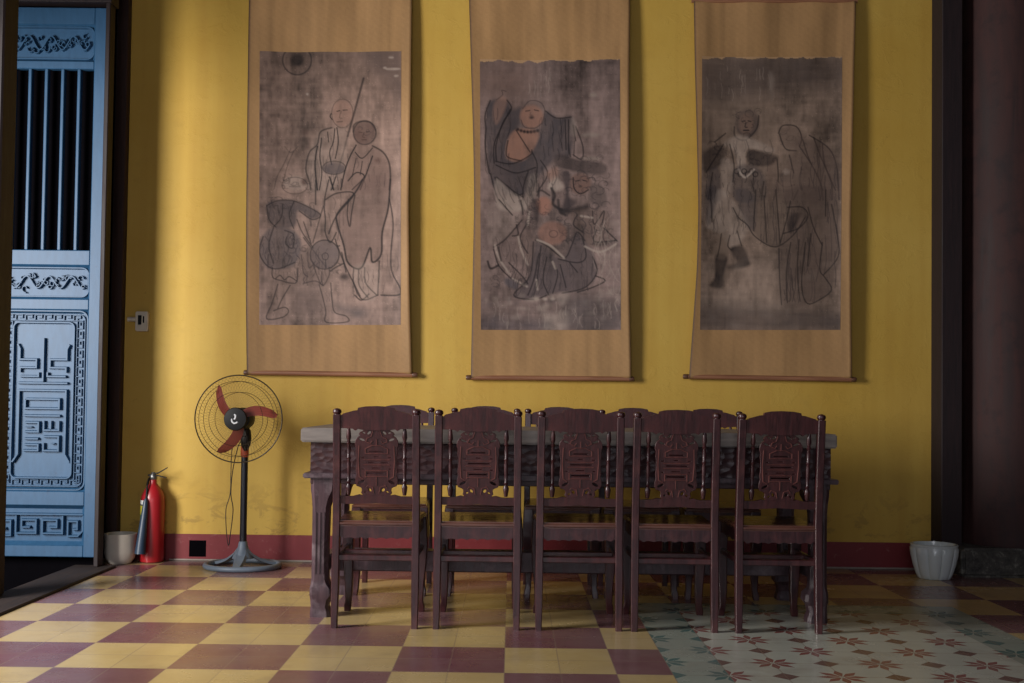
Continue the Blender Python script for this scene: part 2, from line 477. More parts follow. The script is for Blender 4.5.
for k, (a, b) in enumerate(panels):
    mb = MB(); mb.box(IX0, IX1, 0.034, 0.042, a, b)
    bevel_frame(mb, IX0, IX1, a, b, 0.020, 0.003, 0.0335)
    pn = mb.build('panel', M['door'], door, 0)
    mb = MB()
    if k == 1:
        mb.strip(rrect(IX0+0.004, IX1-0.004, a+0.008, b-0.008, 0.045), 0.014, 0.0335, 0.004, True)
        mb.strip(rrect(IX0+0.022, IX1-0.022, a+0.026, b-0.026, 0.036), 0.006, 0.0335, 0.016, True)
        fx, z0_, z1_ = 0.170, a+0.072, b-0.072
        mb.strip(rrect(-fx, fx, z0_, z1_, 0.03), 0.014, 0.0335, 0.010, True)
        nm = 'key_border'
        # meander between the two frames
        def meander(n, L0, L1, place):
            st = (L1-L0)/n
            for q in range(n):
                s0 = L0+q*st
                path = [(0.0, 0.05), (0.0, 0.95), (0.68, 0.95), (0.68, 0.50), (0.34, 0.50)]
                mb.strip([place(s0+p*st, h) for p, h in path], 0.0075, 0.0335, 0.022)
                mb.strip([place(s0+p*st, h) for p, h in [(0.0, 0.05), (1.0, 0.05)]], 0.0075, 0.0335, 0.022)
        bw = 0.034
        for zz in (z1_+0.010, z0_-0.010-bw): meander(8, IX0+0.035, IX1-0.035, lambda s_, h, zz=zz: (s_, zz+h*bw))
        for xx in (fx+0.010, -fx-0.010-bw): meander(17, a+0.05, b-0.05, lambda s_, h, xx=xx: (xx+h*bw, s_))
    elif k == 0:
        nm = 'key_border'
        zc = (a+b)/2
        def P(pts): mb.strip([(x_, zc+z_) for x_, z_ in pts], 0.0155, 0.0335, 0.010)
        for sx in (-1, 1):
            P([(sx*0.243, 0.052), (sx*0.243, -0.030), (sx*0.215, -0.060), (sx*0.160, -0.060), (sx*0.160, 0.022), (sx*0.212, 0.022), (sx*0.212, -0.022), (sx*0.186, -0.022)])
            P([(sx*0.130, 0.052), (sx*0.130, -0.046), (sx*0.018, -0.046), (sx*0.018, 0.028), (sx*0.098, 0.028), (sx*0.098, -0.012), (sx*0.052, -0.012)])
        P([(-0.243, 0.060), (0.243, 0.060)])
    else:
        nm = 'scroll_carving'
        mb.strip(rrect(IX0+0.006, IX1-0.006, a+0.014, b-0.014, 0.04), 0.012, 0.0335, 0.010, True)
        rr_ = random.Random(3+k); zc = (a+b)/2; H2 = (b-a)/2-0.034
        for q in range(26):
            cx_ = IX0+0.04+(IX1-IX0-0.08)*q/25; cz_ = zc+rr_.uniform(-0.6, 0.6)*H2
            r0 = rr_.uniform(0.012, 0.026); sg = rr_.choice((-1, 1)); ph = rr_.uniform(0, 6.3)
            pts = []
            for j in range(11):
                aa = ph+sg*j*0.48; rad = r0*(1-0.075*j)
                z_ = max(zc-H2, min(zc+H2, cz_+rad*math.sin(aa)))
                pts.append((max(IX0+0.02, min(IX1-0.02, cx_+rad*math.cos(aa))), z_+j*1e-5))
            mb.strip(pts, 0.008, 0.0335, 0.012)
        wv = [(IX0+0.03+(IX1-IX0-0.06)*t/40, zc+H2*0.55*math.sin(t*0.55+k)) for t in range(41)]
        mb.strip(wv, 0.011, 0.0335, 0.010)
    mb.build(nm, M['door'], pn, 0)
    if k == 1:
        mb = MB(); sx_ = 1/3.42/179*1.02; sz_ = 1/3.42*0.00559
        def Q(pts, w=0.0165):
            mb.strip([((px-145)*sx_, 0.96+(395.4-(300+py/3.42))*0.00559) for px, py in pts], w, 0.0335, 0.010)
        Q([(145, 130), (145, 280)])
        for sg in (-1, 1):
            m_ = lambda x_: 145+sg*(x_-145)
            Q([(m_(232), 152), (m_(224), 168), (m_(224), 204), (m_(168), 204), (m_(168), 232), (m_(222), 232), (m_(222), 248)])
            Q([(m_(222), 262), (m_(160), 262), (m_(160), 248)])
        Q([(62, 285), (228, 285)]); 
        Q([(48, 556), (66, 528), (66, 310), (224, 310), (224, 528), (240, 556)])
        Q([(88, 340), (202, 340), (202, 372), (88, 372), (88, 340)])
        Q([(84, 397), (206, 397)])
        Q([(88, 420), (134, 420), (134, 452), (88, 452)]); Q([(88, 436), (112, 436)], 0.008)
        Q([(134, 476), (88, 476)]); Q([(88, 496), (134, 496), (134, 516), (84, 516)])
        Q([(152, 414), (152, 446), (202, 446), (202, 414)]); Q([(176, 414), (176, 446)], 0.01)
        Q([(152, 468), (202, 468), (202, 516), (152, 516), (152, 490)]); Q([(176, 492), (190, 492)], 0.008)
        mb.build('character_carving', M['door'], pn, 0)
for x_ in (-0.202, -0.110, -0.018, 0.074, 0.166):
    MB().box(x_-0.009, x_+0.009, 0.004, 0.040, 1.775, 2.80, 0.003).build('slat', M['door'], door, 0)

# ------------------------------------------------------------------ table
TX0, TX1, TY0, TY1 = -0.918, 1.422, 4.80, 5.56
tb = thing('long_table', (0.25, 5.17, 0), label='long dark carved wooden table with worn grey top between two rows of chairs', cat='table')
ox, oy = 0.25, 5.17
def tbx(name, mat, x0, x1, y0, y1, z0, z1, bev=0.003, seg=1, lbl=None):
    o = MB().box(x0-ox, x1-ox, y0-oy, y1-oy, z0, z1, bev, seg).build(name, mat, tb, 30)
    if lbl: o['label'] = lbl
    return o
tbx('tabletop', M['table_top'], TX0, TX1, TY0, TY1, 0.770, 0.832, 0.006, 2, 'worn grey wooden tabletop')
AX0, AX1, AY0, AY1 = -0.882, 1.408, 4.85, 5.51
def m_carved():
    n = NT('carved_apron_wood'); v = n.coords((14, 1, 22))
    vo = n.node('ShaderNodeTexVoronoi'); n.t.links.new(v, vo.inputs['Vector']); vo.inputs['Scale'].default_value = 1.6
    f = n.noise(n.coords(), 14, 5); c = n.mix(f, lin(40, 22, 26), lin(72, 42, 44))
    n.bump(vo.outputs['Distance'], 0.7, 0.012)
    return n.out(c, 0.42)
M['carved'] = m_carved()
mb = MB()
mb.box(AX0-ox, AX1-ox, AY0-oy, AY0+0.03-oy, 0.632, 0.770); mb.box(AX0-ox, AX1-ox, AY1-0.03-oy, AY1-oy, 0.632, 0.770)
mb.box(AX0+0.001-ox, AX0+0.03-ox, AY0+0.031-oy, AY1-0.031-oy, 0.633, 0.7695); mb.box(AX1-0.03-ox, AX1-0.001-ox, AY0+0.031-oy, AY1-0.031-oy, 0.633, 0.7695)
ap = mb.build('apron', M['carved'], tb, 0); ap['label'] = 'dark apron with shallow carving'
mb = MB()
for a in ((AX0-0.026, AX1+0.026, AY0-0.036, AY0+0.03), (AX0-0.026, AX1+0.026, AY1-0.03, AY1+0.026), (AX0-0.026, AX0+0.03, AY0+0.031, AY1-0.031), (AX1-0.03, AX1+0.026, AY0+0.031, AY1-0.031)):
    mb.box(a[0]-ox, a[1]-ox, a[2]-oy, a[3]-oy, 0.612, 0.634, 0.004, 2)
    
mb.build('ledge_moulding', M['table_leg'], tb, 30)
mb = MB()
mb.box(AX0-ox, AX1-ox, AY0+0.004-oy, AY0+0.03-oy, 0.585, 0.612, 0.003); mb.box(AX0-ox, AX1-ox, AY1-0.03-oy, AY1-0.004-oy, 0.585, 0.612, 0.003)
mb.build('lower_rail', M['table_dark'], tb, 0)
def table_leg(cx_, cy_, sx, sy):
    # square section with chamfered outer corners, bracket shoulder at top, scroll foot at the bottom
    prof = [(0.612, .058, .3), (0.585, .058, .3), (0.555, .055, .3), (0.520, .044, .35), (0.48, .038, .4), (0.30, .036, .4), (0.165, .037, .4), (0.145, .040, .3), (0.125, .050, .25), (0.095, .052, .25),
            (0.075, .042, .3), (0.045, .038, .3), (0.018, .044, .3), (0.0, .044, .3)]
    rs = []
    for z, r, ch in reversed(prof):
        c = r*ch
        ring = [(-r, -r+c), (-r+c, -r), (r-c, -r), (r, -r+c), (r, r-c), (r-c, r), (-r+c, r), (-r, r-c)]
        rs.append([(cx_-ox+a+sx*(0.054-r)*0.6, cy_-oy+b+sy*(0.054-r)*0.6, z) for a, b in ring])
    mb = MB().rings(rs)
    leg = mb.build('leg', M['table_leg'], tb, 25)
    mb = MB()   # ribs that frame the sunken flutes on front
    for face in (-1, 1):
        yy = cy_-oy+sy*(0.054-0.036)*0.6+face*0.036
        for dx in (-0.018, 0.0, 0.018):
            cxx = cx_-ox+sx*(0.054-0.036)*0.6+dx
            mb.box(cxx-0.0035, cxx+0.0035, min(yy, yy+face*0.004), max(yy, yy+face*0.004), 0.19, 0.46, 0.001)
    mb.build('fluting', M['table_leg'], leg, 0)
for cx_, sx in ((AX0+0.056, -1), (AX1-0.056, 1)):
    for cy_, sy in ((AY0+0.056, -1), (AY1-0.056, 1)):
        table_leg(cx_, cy_, sx, sy)
tbx('stretcher', M['table_leg'], -0.82, 1.345, 5.11, 5.20, 0.165, 0.262, 0.005)
for x_ in (-0.85, 1.342): tbx('side_stretcher', M['table_leg'], x_-0.0, x_+0.034, 4.93, 5.43, 0.18, 0.25, 0.004)

# ------------------------------------------------------------------ chair
def ypost(z): return 0.012*min(1, z/0.45) if z < 0.45 else 0.012-0.050*((z-0.45)/0.47)**1.25
def back(p):
    x, y, z = p
    return (x, y+ypost(z), z)
def z_of(zy): return (628-(400+zy/5.69))/237.6
def x_of(zx): return (zx-325)/5.69/237.6
def make_chair():
    root = thing('dining_chair')
    W = 0.1685
    for sx in (-1, 1):
        rs = []
        zs = [0, .02, .15, .30, .45, .55, .70, .80, .885, .895]
        for z in zs:
            r = 0.0135 if z < 0.1 else 0.0155
            cx_ = sx*(W - 0.003*z)
            c = 0.003
            ring = [(-r, -r+c), (-r+c, -r), (r-c, -r), (r, -r+c), (r, r-c), (r-c, r), (-r+c, r), (-r, r-c)]
            rs.append([(cx_+a, b*1.1+ypost(z), z) for a, b in ring])
        mb = MB().rings(rs)
        cx_ = sx*(W-0.0027)
        mb.lathe([(0.0135, 0.893), (0.0135, 0.897), (0.0175, 0.901), (0.0185, 0.908), (0.0165, 0.915), (0.010, 0.919), (0.001, 0.921)], (cx_, ypost(.9), 0), 14)
        mb.build('back_post', M['chair'], root)
        # front leg, bowed and tapered
        path = [(0.43, 0.0, 0.023), (0.37, 0.003, 0.025), (0.31, 0.007, 0.025), (0.22, 0.003, 0.022), (0.12, -0.005, 0.0175), (0.05, -0.004, 0.014), (0.025, 0.003, 0.016), (0.0, 0.006, 0.014)]
        rs = []
        for z, off, r in reversed(path):
            c = 0.004
            ring = [(-r, -r+c), (-r+c, -r), (r-c, -r), (r, -r+c), (r, r-c), (r-c, r), (-r+c, r), (-r, r-c)]
            rs.append([(sx*(0.164+off*0.6)+a, 0.372+off+b, z) for a, b in ring])
        MB().rings(rs).build('leg', M['chair'], root)
        # side apron and side stretcher
        mb = MB(); poly = [(0.028, 0.425), (0.352, 0.425), (0.352, 0.375), (0.30, 0.383), (0.25, 0.374), (0.19, 0.386), (0.13, 0.374), (0.08, 0.383), (0.028, 0.372)]
        mb.prism(poly, sx*0.166-0.008, sx*0.166+0.008, 'YZ').warp(lambda v: (v.x-sx*0.004*(1-(v.y-0.03)/0.33), v.y, v.z)).build('apron', M['chair'], root, 0)
        mb = MB().box(sx*0.166-0.009, sx*0.166+0.009, 0.026, 0.357, 0.283, 0.307, 0.003)
        mb.warp(lambda v: (v.x-sx*0.003*(1-(v.y-0.03)/0.33), v.y, v.z)).build('stretcher', M['chair'], root, 0)
        # turned spindle
        pr = [(0.0045, .556), (0.0055, .562), (0.0075, .580), (0.0085, .592), (0.004, .606), (0.0065, .612), (0.004, .618), (0.0052, .65), (0.006, .69), (0.0042, .705), (0.0068, .712), (0.0042, .719),
              (0.006, .75), (0.0042, .768), (0.0072, .776), (0.0042, .784), (0.0072, .80), (0.006, .82), (0.004, .842)]
        sxx = sx*0.1175
        MB().lathe([(a*1.5, b) for a, b in pr], (sxx, 0, 0), 12).warp(back).build('spindle', M['chair'], root)
    # rear and front aprons
    sc_ = [(x_/100*0.155, 0.372+0.006*abs(math.sin(x_/100*PI*3.5))+(0.004 if abs(x_) > 88 else 0)) for x_ in range(-100, 101, 4)]
    MB().prism([(0.155, 0.425), (-0.155, 0.425)]+sc_, 0.004, 0.022).build('apron', M['chair'], root, 0)
    sc_ = [(x_/100*0.156, 0.366+0.012*abs(math.sin(x_/100*PI*2.5))) for x_ in range(-100, 101, 4)]
    MB().prism([(0.156, 0.425), (-0.156, 0.425)]+sc_, 0.366, 0.384).build('apron', M['chair'], root, 0)
    MB().box(-0.157, 0.157, 0.000, 0.020, 0.281, 0.306, 0.003).build('stretcher', M['chair'], root, 0)
    MB().box(-0.158, 0.158, 0.178, 0.198, 0.284, 0.304, 0.003).build('stretcher', M['chair'], root, 0)
    # seat: tapered board with moulded edge
    mb = MB().box(-0.5, 0.5, 0, 1, 0.425, 0.450, 0.0)
    es = [e for e in mb.b.edges if abs(e.verts[0].co.z-e.verts[1].co.z) < 1e-6]
    def tap(v):
        w = 0.335+0.036*v.y
        return (v.x*w, -0.004+v.y*0.405, v.z)
    mb.warp(tap)
    bmesh.ops.bevel(mb.b, geom=es, offset=0.008, segments=3, affect='EDGES')
    # notch around the posts is hidden by keeping the rear edge between them
    s_ = mb.build('seat', M['seat'], root, 30); s_['label'] = 'polished flat wooden seat'
    # top rail
    top = []
    for x_, z_ in [(-.153, .838), (-.153, .890), (-.146, .893), (-.138, .900), (-.115, .906), (-.095, .912), (-.079, .914), (-.076, .924), (-.045, .930), (0, .932)]:
        top.append((x_, z_))
    top = top+[(-a, b) for a, b in reversed(top[:-1])]
    bot = [(.10, .836), (.088, .828), (.078, .835), (.06, .832), (.0, .830), (-.06, .832), (-.078, .835), (-.088, .828), (-.10, .836)]
    MB().prism(top+bot, -0.011, 0.011).warp(lambda v: back((v.x, v.y+0.006*(1-(v.x/.153)**2)*-1, v.z))).build('top_rail', M['chair_carved'], root, 30)
    lr = [(-.153, .520), (-.153, .552), (-.10, .552), (-.075, .559), (-.045, .553), (0, .557), (.045, .553), (.075, .559), (.10, .552), (.153, .552), (.153, .520), (.10, .518), (0, .523), (-.10, .518)]
    MB().prism(lr, -0.009, 0.009).warp(back).build('lower_rail', M['chair_carved'], root, 0)
    # pierced splat
    out = [(74, 160), (76, 180), (92, 186), (100, 196), (92, 206), (108, 216), (119, 234), (122, 258), (115, 276), (117, 300), (113, 330), (113, 380), (116, 405), (113, 430), (119, 452), (120, 474), (112, 492), (94, 498), (84, 505), (82, 518), (86, 532), (78, 542), (78, 556)]
    O = [(x_of(325+a), z_of(b)) for a, b in out]+[(x_of(325-a), z_of(b)) for a, b in reversed(out)]
    holes = []
    def blob(cx_, cy_, rx, ry, rot=0, n=9):
        for sg in (-1, 1):
            pts = []
            for k in range(n):
                a = 2*PI*k/n; dx, dy = rx*math.cos(a), ry*math.sin(a)
                c_, s_2 = math.cos(rot), math.sin(rot)
                pts.append((sg*x_of(325+cx_+dx*c_-dy*s_2), z_of(cy_+dx*s_2+dy*c_)))
            holes.append(pts)
    blob(44, 190, 15, 8, 0.7); blob(72, 190, 10, 6, -0.3); blob(84, 228, 19, 8, -0.35)
    blob(86, 470, 22, 9, 0.45); blob(38, 515, 13, 9, -0.9); blob(62, 526, 9, 6, 0.4)
    def slit(x0, x1, y_, h=4):
        holes.append([(x_of(x0), z_of(y_-h)), (x_of(x1), z_of(y_-h)), (x_of(x1), z_of(y_+h)), (x_of(x0), z_of(y_+h))])
    slit(282, 368, 296); slit(310, 340, 326, 3); slit(266, 392, 358); slit(300, 350, 390, 3); slit(272, 378, 420, 5)
    slit(240, 258, 330, 3); slit(392, 410, 330, 3); slit(240, 256, 395, 3); slit(394, 410, 395, 3)
    sp = fret('splat', [O]+holes, 0.012, 0.0012, M['chair_carved'], root, 0.0, back)
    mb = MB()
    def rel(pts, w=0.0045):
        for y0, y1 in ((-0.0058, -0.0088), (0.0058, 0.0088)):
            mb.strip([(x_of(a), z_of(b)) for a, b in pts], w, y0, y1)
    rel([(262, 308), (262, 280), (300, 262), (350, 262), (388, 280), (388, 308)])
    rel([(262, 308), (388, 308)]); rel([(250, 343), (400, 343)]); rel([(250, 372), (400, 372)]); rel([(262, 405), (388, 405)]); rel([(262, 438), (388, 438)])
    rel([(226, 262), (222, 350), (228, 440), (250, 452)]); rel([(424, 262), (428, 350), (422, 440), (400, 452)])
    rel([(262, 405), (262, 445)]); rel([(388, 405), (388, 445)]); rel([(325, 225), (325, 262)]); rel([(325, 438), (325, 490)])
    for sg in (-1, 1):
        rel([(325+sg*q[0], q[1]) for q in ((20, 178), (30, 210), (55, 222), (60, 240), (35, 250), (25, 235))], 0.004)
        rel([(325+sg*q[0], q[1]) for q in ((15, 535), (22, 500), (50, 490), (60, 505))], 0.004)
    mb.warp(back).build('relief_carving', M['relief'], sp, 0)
    # finishing: dark line of carving on the top rail
    return root

def copy_tree(o, parent=None):
    c = o.copy(); COL.objects.link(c)
    if parent: c.parent = parent
    for ch in list(o.children): copy_tree(ch, c)
    return c
near = [(-0.564, 4.645, 0.004, 'dark mahogany dining chair, leftmost of the front row seen from behind'),
        (-0.137, 4.647, -0.010, 'dark mahogany dining chair in the front row, second from the left end'),
        (0.293, 4.650, 0.006, 'dark mahogany dining chair in the middle of the front row, its back to us'),
        (0.695, 4.648, -0.006, 'dark mahogany dining chair in the front row, second from the right end'),
        (1.132, 4.643, 0.012, 'dark mahogany dining chair, rightmost of the front row seen from behind')]
far = [(-0.590, 5.80, 0.0, 'dark mahogany dining chair at the far side of the table, leftmost of the far row'),
       (-0.135, 5.80, 0.004, 'dark mahogany dining chair at the far side of the table, second from left'),
       (0.254, 5.80, 0.0, 'dark mahogany dining chair at the far side of the table, middle of the far row'),
       (0.646, 5.80, 0.0, 'dark mahogany dining chair at the far side of the table, second from right'),
       (1.042, 5.80, 0.0, 'dark mahogany dining chair at the far side of the table, rightmost of the far row')]
proto = make_chair()
for i, (x_, y_, a, lb) in enumerate(near):
    c = proto if i == 0 else copy_tree(proto)
    c.location = (x_, y_, 0); c.rotation_euler = (0, 0, a)
    tag(c, lb, 'chair', 'front row of dining chairs seen from behind')
for i, (x_, y_, a, lb) in enumerate(far):
    c = copy_tree(proto)
    c.location = (x_, y_, 0); c.rotation_euler = (0, 0, PI+a)
    tag(c, lb, 'chair', 'far row of dining chairs facing us')

# ------------------------------------------------------------------ pedestal fan
fx_, fy_ = -1.506, 6.235
fan = thing('pedestal_fan', (fx_, fy_, 0), label='pedestal fan with red blades and a round grey base standing against the yellow wall', cat='fan')
mb = MB()
ringp = [(0.205*math.cos(a), 0.175*math.sin(a), 0.016) for a in [2*PI*k/48 for k in range(48)]]
mb.loop_tube(ringp, 0.0155, 10)
for k in range(3):
    a0 = PI/2+k*2*PI/3+PI
    pts = []
    for t, z, w in ((0.02, 0.11, .030), (0.05, 0.075, .036), (0.10, 0.045, .032), (0.15, 0.028, .028), (0.195, 0.018, .026)):
        pts.append((t*math.cos(a0), t*0.86*math.sin(a0), z, w))
    rs = []
    for px, py, z, w in pts:
        tx, ty = -math.sin(a0), math.cos(a0)
        rs.append([(px+tx*w, py+ty*w, z-0.010), (px+tx*w*.7, py+ty*w*.7, z+0.006), (px-tx*w*.7, py-ty*w*.7, z+0.006), (px-tx*w, py-ty*w, z-0.010), (px, py, z-0.014)])
    mb.rings(rs)
mb.lathe([(0.06, 0.055), (0.052, 0.075), (0.035, 0.10), (0.027, 0.125), (0.024, 0.145), (0.020, 0.150)], n=24)
mb.build('base', M['fan_base'], fan)
MB().lathe([(0.0195, 0.12), (0.0195, 0.66)], n=16).build('pole', M['black_metal'], fan)
MB().lathe([(0.021, 0.625), (0.023, 0.635), (0.023, 0.675), (0.020, 0.70), (0.014, 0.705)], n=16).build('height_collar', M['orange'], fan)
mb = MB(); mb.lathe([(0.010, 0.66), (0.026, 0.69), (0.032, 0.73), (0.028, 0.77), (0.014, 0.80)], (0.008, -0.015, 0), 16); mb.box(-0.012, 0.02, -0.05, 0.01, 0.74, 0.86, 0.004)
mb.build('neck_housing', M['black'], fan)
hd = (-0.007, -0.13, 0.842)     # centre of the guard
MB().lathe([(0.02, -0.005), (0.055, 0.0), (0.062, 0.02), (0.062, 0.10), (0.045, 0.135), (0.01, 0.145)], (hd[0], hd[1]+0.03, hd[2]), 28, 'Y').build('motor_housing', M['black'], fan)
# guard
mb = MB(); RG = 0.242
def circ(r, y, n=64): return [(hd[0]+r*math.cos(2*PI*k/n), hd[1]+y, hd[2]+r*math.sin(2*PI*k/n)) for k in range(n)]
mb.loop_tube(circ(RG, 0.0), 0.0036, 8)
for r, y in ((0.208, -0.045), (0.148, -0.060), (0.208, 0.05), (0.148, 0.065)): mb.loop_tube(circ(r, y), 0.0014, 5)
for k in range(72):
    a = 2*PI*k/72
    for sy_, tw in ((-1, 0.45), (1, -0.3)):
        pts = []
        for r, y in ((0.064, 0.066), (0.12, 0.064), (0.18, 0.055), (0.225, 0.035), (RG, 0.0)):
            aa = a+tw*(1-(r-0.06)/(RG-0.06))
            pts.append((hd[0]+r*math.cos(aa), hd[1]+sy_*y, hd[2]+r*math.sin(aa)))
        mb.tube(pts, 0.00045, 3, cap=False)
mb.build('wire_guard', M['wire'], fan)
hub = MB().lathe([(0.063, -0.060), (0.064, -0.068), (0.060, -0.076), (0.030, -0.080), (0.001, -0.080)], hd, 32, 'Y').build('guard_badge', M['black'], fan)
mb = MB()
def bz(pts, w): mb.strip([(hd[0]+a, hd[2]+b) for a, b in pts], w, hd[1]-0.0795, hd[1]-0.0825)
bz([(-0.004, 0.026), (0.003, 0.020), (0.002, 0.006), (-0.004, -0.002)], 0.010)
bz([(-0.018, 0.002), (-0.016, -0.014), (-0.004, -0.024), (0.010, -0.020), (0.014, -0.014)], 0.009)
mb.build('badge_mark', M['white'], hub, 0)
MB().lathe([(0.028, -0.03), (0.030, -0.02), (0.030, 0.02), (0.02, 0.03)], hd, 24, 'Y').build('blade_hub', M['black'], fan)
for ang in (122, 5, 241):
    mb = MB(); A = math.radians(ang); rs = []
    for t in range(11):
        u = t/10; r = 0.03+u*0.185; sw = 0.66*(1-u)**1.15      # sickle sweep
        half = 0.015+0.015*math.sin(PI*min(1, u*0.92+0.08))**0.7
        if t == 10: half = 0.008
        aa = A+sw
        c_ = Vector((math.cos(aa), math.sin(aa))); nn = Vector((-c_.y, c_.x))
        p, q = c_*r+nn*half, c_*r-nn*half
        rs.append([(hd[0]+p.x, hd[1]+0.012, hd[2]+p.y), (hd[0]+c_.x*r, hd[1]-0.004, hd[2]+c_.y*r), (hd[0]+q.x, hd[1]-0.016, hd[2]+q.y), (hd[0]+q.x, hd[1]-0.018, hd[2]+q.y), (hd[0]+c_.x*r, hd[1]-0.007, hd[2]+c_.y*r), (hd[0]+p.x, hd[1]+0.010, hd[2]+p.y)])
    mb.rings(rs).build('blade', M['blade'], fan)
cp = [(-0.020, -0.06, 0.75), (-0.058, -0.05, 0.68), (-0.066, -0.04, 0.55), (-0.068, -0.04, 0.42), (-0.090, -0.04, 0.33), (-0.084, -0.04, 0.20), (-0.072, -0.04, 0.13), (-0.062, -0.04, 0.20), (-0.050, -0.04, 0.33), (-0.064, -0.04, 0.42), (-0.056, -0.04, 0.55), (-0.030, -0.04, 0.68), (-0.012, -0.03, 0.72)]
MB().tube(smoothpath(cp, 5), 0.0026, 6).build('power_cord', M['cord'], fan)

# ------------------------------------------------------------------ fire extinguisher
ext = thing('fire_extinguisher', (-2.080, 6.425, 0), label='red fire extinguisher with a dark blue horn standing on the floor near the door', cat='fire extinguisher')
MB().lathe([(0.055, 0.0), (0.066, 0.006), (0.068, 0.02), (0.068, 0.350), (0.064, 0.382), (0.050, 0.415), (0.032, 0.440), (0.020, 0.455), (0.019, 0.478)], (0, -0.005, 0), 36).build('cylinder', M['red_ext'], ext)
MB().lathe([(0.017, 0.474), (0.022, 0.480), (0.022, 0.500), (0.014, 0.512), (0.010, 0.520)], (0, -0.005, 0), 18).build('valve', M['metal'], ext)
mb = MB(); mb.tube([(-0.03, -0.005, 0.502), (0.03, -0.01, 0.516), (0.085, -0.02, 0.548)], [0.008, 0.008, 0.006], 6, flat=0.5)
mb.build('lever', M['black'], ext)
mb = MB(); mb.tube([(-0.02, -0.005, 0.506), (0.03, -0.01, 0.500), (0.080, -0.02, 0.490)], [0.008, 0.008, 0.006], 6, flat=0.5)
mb.build('carrying_handle', M['black'], ext)
MB().tube(smoothpath([(-0.012, -0.015, 0.495), (-0.020, -0.036, 0.47), (-0.018, -0.058, 0.43), (-0.016, -0.078, 0.36)], 6), 0.0055, 8).build('hose', M['black'], ext)
mb = MB(); mb.tube([(-0.016, -0.080, 0.372), (-0.016, -0.082, 0.355), (-0.018, -0.088, 0.30), (-0.027, -0.108, 0.14), (-0.031, -0.116, 0.06)], [0.008, 0.014, 0.018, 0.026, 0.031], 20)
mb.build('horn', M['horn'], ext)
def m_label():
    n = NT('extinguisher_label'); v = n.coords(); s_ = n.node('ShaderNodeSeparateXYZ'); n.t.links.new(v, s_.inputs[0])
    c = n.ramp(s_.outputs[2], [(0.0, lin(80, 120, 60)), (0.27, lin(90, 150, 80)), (0.275, lin(210, 200, 60)), (0.32, lin(215, 205, 70)), (0.325, lin(60, 70, 70)), (0.335, lin(225, 225, 220))])
    c.node.color_ramp.interpolation = 'CONSTANT'
    return n.out(c, 0.4)
M['label'] = m_label()
rs = []
for z in (0.20, 0.36):
    rs.append([(0.0690*math.cos(math.radians(a)), -0.005+0.0690*math.sin(math.radians(a)), z) for a in range(175, 262, 6)])
MB().rings(rs, cap=False, closed=False).build('label', M['label'], ext)

# ------------------------------------------------------------------ pots
gp = thing('flower_pot', (-2.238, 6.350, 0.0), label='grey white ceramic bowl pot partly hidden by the door post on the left', cat='pot')
MB().lathe([(0.056, 0.0), (0.062, 0.004), (0.078, 0.03), (0.085, 0.07), (0.086, 0.15), (0.089, 0.165), (0.090, 0.172), (0.083, 0.172), (0.079, 0.16), (0.076, 0.10), (0.02, 0.09)], n=40,
            flute=lambda a, h: 0.02*abs(math.sin(4*a)) if 0.02 < h < 0.16 else 0).build('bowl', M['pot_grey'], gp)
wp = thing('flower_pot', (2.372, 6.175, 0), label='white fluted ceramic pot in front of the square post at right', cat='pot')
fl = lambda a, h: (0.085*(abs(math.cos(5*a))**0.5-0.6)) if 0.003 < h < 0.172 else 0
MB().lathe([(0.080, 0.0), (0.086, 0.004), (0.098, 0.03), (0.113, 0.08), (0.124, 0.13), (0.128, 0.165), (0.126, 0.175), (0.126, 0.178), (0.128, 0.186), (0.125, 0.192), (0.114, 0.192), (0.113, 0.186), (0.108, 0.150), (0.02, 0.145)], n=120, flute=fl).build('bowl', M['pot'], wp)

# ------------------------------------------------------------------ switch
sw = thing('wall_switch', (-2.182, 6.5, 1.402), label='small aged white switch box on the yellow wall beside the door post', cat='switch')
MB().box(-0.040, 0.034, -0.035, -0.001, -0.058, 0.058, 0.005, 2).build('box', M['switch'], sw, 30)
mb = MB().box(-0.022, -0.002, -0.042, -0.034, -0.02, 0.035, 0.002); mb.box(0.006, 0.014, -0.040, -0.034, -0.01, 0.03, 0.002)
mb.build('rocker', M['black'], sw, 0)
MB().tube([(-0.088, -0.018, 0.012), (-0.038, -0.018, 0.012)], 0.014, 10).build('cable_pipe', M['switch'], sw)

# ------------------------------------------------------------------ hanging scrolls
def vnoise(X, Y, seed, octv=5, base=4.0):
    r = np.random.RandomState(seed); out = np.zeros_like(X); amp = 1.0; tot = 0
    f = base
    for _ in range(octv):
        n = int(f)+3; G = r.rand(n*2+4, n*2+4)
        gx = X*f; gy = Y*f
        ix = np.clip(gx.astype(int), 0, G.shape[0]-2); iy = np.clip(gy.astype(int), 0, G.shape[1]-2)
        fx, fy = gx-ix, gy-iy; fx = fx*fx*(3-2*fx); fy = fy*fy*(3-2*fy)
        out += amp*(G[ix, iy]*(1-fx)*(1-fy)+G[ix+1, iy]*fx*(1-fy)+G[ix, iy+1]*(1-fx)*fy+G[ix+1, iy+1]*fx*fy)
        tot += amp; amp *= 0.55; f *= 2
    return out/tot

